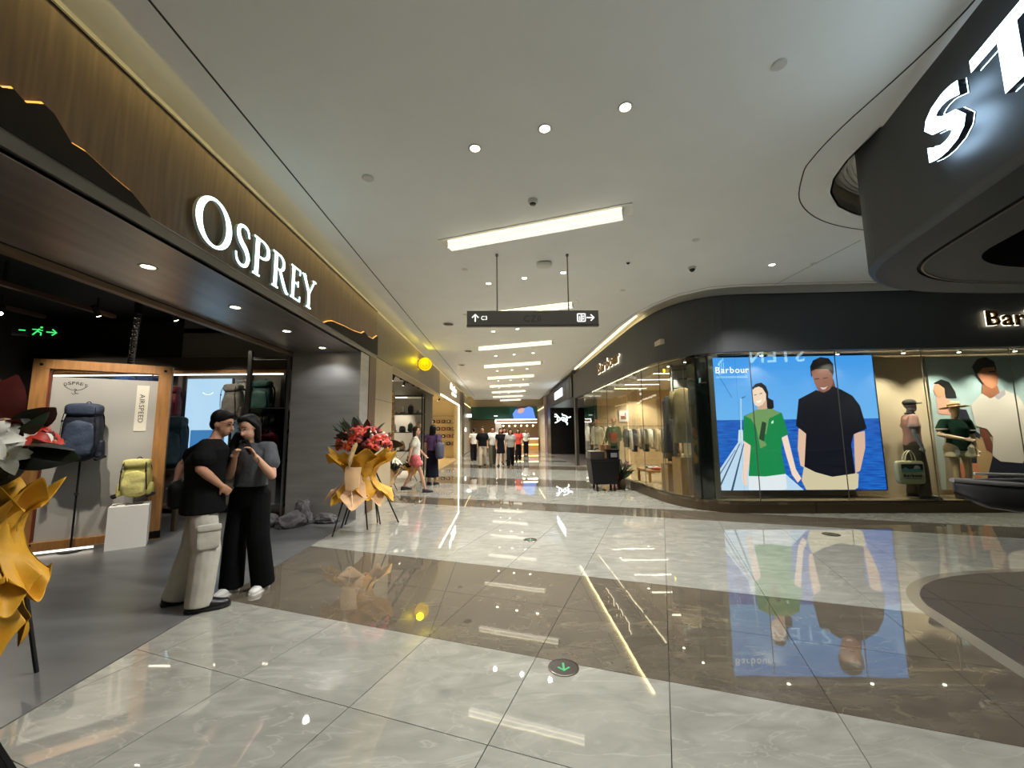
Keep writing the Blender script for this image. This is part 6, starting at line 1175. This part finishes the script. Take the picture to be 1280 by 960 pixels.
for r0 in range(36):
    for k in range(3): put('brick', bkm[(r0 * 7 + k * 3) % 3], br, (-.35 + .215 * k + (.0 if r0 % 2 else .02), 0, .01 + r0 * .075))
shf = thing('rack_shelf', 'tall black metal rack with wares in the second shop', 'shelf', (-3.2, 13.6, .002))
for x in (-.55, .55):
    for y in (-.2, .2): MB().bx(x - .02, x + .02, y - .02, y + .02, 0, 2.75).build('post', BLACK, shf)
for z in (.3, .9, 1.5, 2.1, 2.7): MB().bx(-.57, .57, -.22, .22, z, z + .03).build('shelf_board', BLACK, shf)
MB().beam((-.55, .2, .3), (.55, .2, 1.5), .012, .012).build('brace', BLACK, shf)
WN = ['cap', 'grey helmet', 'cream hat', 'green pouch', 'white cup', 'tan pouch', 'black case', 'silver flask']
WC = [(120, 118, 110), (90, 92, 94), (200, 190, 160), (60, 80, 60), (216, 212, 206), (170, 140, 100), (34, 34, 36), (160, 162, 164)]
for r0, z in enumerate((.33, .93, 1.53, 2.13)):
    for k in range(4):
        i = (r0 * 3 + k * 2 + r0 // 2) % 8; t = thing('shelf_ware', '%s on the %s shelf of the black rack, %s' % (WN[i], ['lowest', 'second', 'third', 'top'][r0], ['far left', 'left', 'right', 'far right'][k]), 'ware', (-3.2 - .4 + .27 * k, 13.6, z + .002), 0, 'wares on the black rack')
        prof = [[(.0005, 0), (.13, 0), (.135, .015), (.09, .02), (.085, .09), (.05, .13), (.0005, .14)], [(.0005, 0), (.1, 0), (.11, .08), (.09, .17), (.04, .2), (.0005, .2)], [(.0005, 0), (.05, 0), (.055, .2), (.03, .24), (.03, .27), (.0005, .27)]]
        if i in (3, 5, 6): packshape(.2, .16, .28, .85, .5, i).build('body', M('ware%d' % i, WC[i], .6), t, smooth=True); MB().tube(bez([(-.05, -.02, .25), (0, -.02, .32), (.05, -.02, .25)], 4), .008, 6).build('loop', WEB, t)
        else: MB().lathe(prof[{0: 0, 1: 1, 2: 0, 4: 2, 7: 2}[i]], 14).build('body', M('ware%d' % i, WC[i], .5), t, smooth=True); MB().lathe([(.09, .03), (.1, .04), (.09, .05)], 14).build('band', M('ware_rim', (60, 58, 56), .5), t)
for j, (x, y, s) in enumerate(((-2.78, 10.1, .9), (-2.95, 11.0, .75), (-2.85, 13.0, .7))):
    t = thing('flower_basket', ['green and white flower basket just past the cream panel', 'leafy basket with pale paper inside the second shop', 'yellow flower basket behind the walking woman'][j], 'flowers', (x, y, .002)); c3 = [PP, M('wrap_cream', (210, 200, 170), .6), YP][j]
    for i in range(22):
        o = put('leaf', LF[['green', 'dark', 'thin'][i % 3]], t, (0, 0, .62 * s)); aim(o, (math.cos(i * 2.4), math.sin(i * 2.4), .4 + (i % 4) * .35), i); o.scale = (1.2, 1.2, 1.4)
    for i in range(12):
        o = put('flower', FLW[['rose_white', 'rose_pink', 'lily_white'][(i + j) % 3]], t, (.2 * math.cos(i * 2.4), .16 * math.sin(i * 2.4), (.85 + .05 * (i % 4)) * s)); aim(o, (math.cos(i * 2.4) * .5, math.sin(i * 2.4) * .5 - .3, 1), i)
    for i in range(5): wrap(t, PI * 2 * i / 5, .3 * s, .66 * s, .1, .22, c3, .06, .7)
    for i in range(3): MB().tube([(0, 0, .4 * s), (.16 * math.cos(i * 2.1), .16 * math.sin(i * 2.1), 0)], .01, 6).build('leg', BLACK, t)
# ------------------------------------------------------------------ third shop: warm wall display
for i, y in enumerate((18.4, 20.6, 22.8)):
    track_spot(-3.6, y, 3.3, (-5.4, y + .4, 1.4), 420, '%s warm spotlight inside the white framed shop' % ORD[i + 1], (1, .88, .66), 1.9, 'spotlights in the third shop')
wd = thing('wall_rack', 'warm wall rack of small wares on the end wall of the white framed shop', 'shelf', (-3.6, 25.5, .002))
for z in (.7, 1.15, 1.6, 2.05, 2.5): MB().bx(-.9, .7, -.2, .08, z, z + .03).build('shelf_board', CREAM, wd)
MB().bx(-.92, -.9, -.2, .08, 0, 2.8).bx(.7, .72, -.2, .08, 0, 2.8).build('side', CREAM, wd)
for r0, z in enumerate((.73, 1.18, 1.63, 2.08)):
    for k in range(5):
        t = thing('display_ware', 'small %s ware on shelf %s of the warm wall rack, spot %s' % (['brown', 'grey', 'white', 'black', 'red'][(r0 + k) % 5], ['one', 'two', 'three', 'four'][r0], 'abcde'[k]), 'ware', (-3.6 - .74 + .32 * k, 25.42, z + .002), 0, 'wares on the warm wall rack')
        MB().ball((0, 0, .1), (.12, .09, .1), 12, 8, e=.6).build('body', M('dw%d' % ((r0 + k) % 5), [(120, 84, 50), (120, 118, 112), (220, 214, 200), (40, 36, 34), (150, 60, 46)][(r0 + k) % 5], .5), t, smooth=True); MB().bx(-.04, .04, -.095, -.09, .06, .14).build('tag', WHITE, t)
# ------------------------------------------------------------------ far shops
fs_ = thing('far_screen', 'bright picture of a person in a blue jacket on the green fascia', 'screen', (1.6, 32.93, 2.53)); SB = E('screen_jacket', (96, 140, 224), 1.2); frF = ((0, -.02, 0), (1, 0, 0), (0, 0, 1))
MB().bx(-1.1, 1.1, -.01, .02, 0, .99).build('screen', E('screen_dark', (30, 84, 70), .5), fs_)
MB().plate([(-.75, .0), (-.85, .4), (-.6, .75), (-.3, .85), (-.1, .6), (.1, .85), (.5, .99), (.8, .85), (1.0, .0)], frF, 0, .003).build('jacket', SB, fs_); MB().plate([(-.45, .5), (-.4, .85), (-.1, .97), (.15, .85), (.05, .55), (-.2, .42)], frF, .003, .006).build('face', E('screen_face', (214, 170, 160), 1.0), fs_); MB().plate([(-.5, .7), (-.45, .95), (0, .99), (.15, .85), (-.1, .86), (-.35, .8)], frF, .006, .009).build('hair', E('screen_hair', (120, 60, 80), .6), fs_)
ct = thing('far_counter', 'warm lit counter in the shop at the far end', 'counter', (1.75, 33.6, 0)); MB().bx(-.9, 1.1, 0, .5, 0, .95).build('body', M('counter_wood', (206, 150, 84), .5), ct); MB().bx(-.95, 1.15, -.05, .55, .95, 1.0).build('top', WHITE, ct); MB().bx(-.9, 1.1, -.02, 0, .42, .48).build('light_line', WARM, ct); MB().bx(-.9, 1.1, -.02, 0, .88, .94).build('light_line', WARM, ct)
cs = thing('far_canopy', 'white lit canopy band under the green fascia', 'canopy', (1.1, 33.0, 2.2)); MB().bx(-1.75, 1.6, -.06, .4, 0, .06).bx(-1.75, 1.6, -.06, .4, .24, .3).bx(-1.75, -1.69, -.06, .4, 0, .3).build('light_band', WHITEL, cs); MB().bx(-1.69, 1.6, -.04, .4, .06, .24).build('sign_band', M('sign_band', (150, 96, 60), .5), cs)
for i in range(7):
    t = thing('far_lamp', 'small round lamp %s in the far shop ceiling' % ['at the left end', 'second from left', 'third from left', 'in the middle', 'third from right', 'second from right', 'at the right end'][i], 'lamp', (-.5 + .5 * i, 34.5, 2.0), 0, 'lamps in the far shop'); MB().ball((0, 0, 0), .07, 12, 8).build('globe', E('far_globe', (255, 226, 170), 9), t); MB().tube([(0, 0, .07), (0, 0, .55)], .01, 6).build('cord', BLACK, t)
fp_ = thing('far_column', 'pale square column inside the far shop', 'column', (-.4, 33.9, 0)); MB().bx(-.25, .25, -.25, .25, 0, 2.6).build('shaft', M('column_pale', (190, 182, 168), .5), fp_); MB().bx(-.28, .28, -.28, .28, 0, .1).build('base', M('column_pale', (190, 182, 168), .5), fp_)

mt = thing('floor_mat', 'black floor mat at the lower left corner of the view', 'mat', (-2.55, 2.285, .005), math.atan2(-.136, .223)); MB().bx(0, 1.2, -.8, 0, 0, .01).build('rubber', M('mat_black', (14, 14, 14), .8, spec=.1), mt); MB().bx(0, 1.2, -.02, 0, .01, .012).build('edge', M('mat_edge', (20, 20, 20), .7, spec=.1), mt)
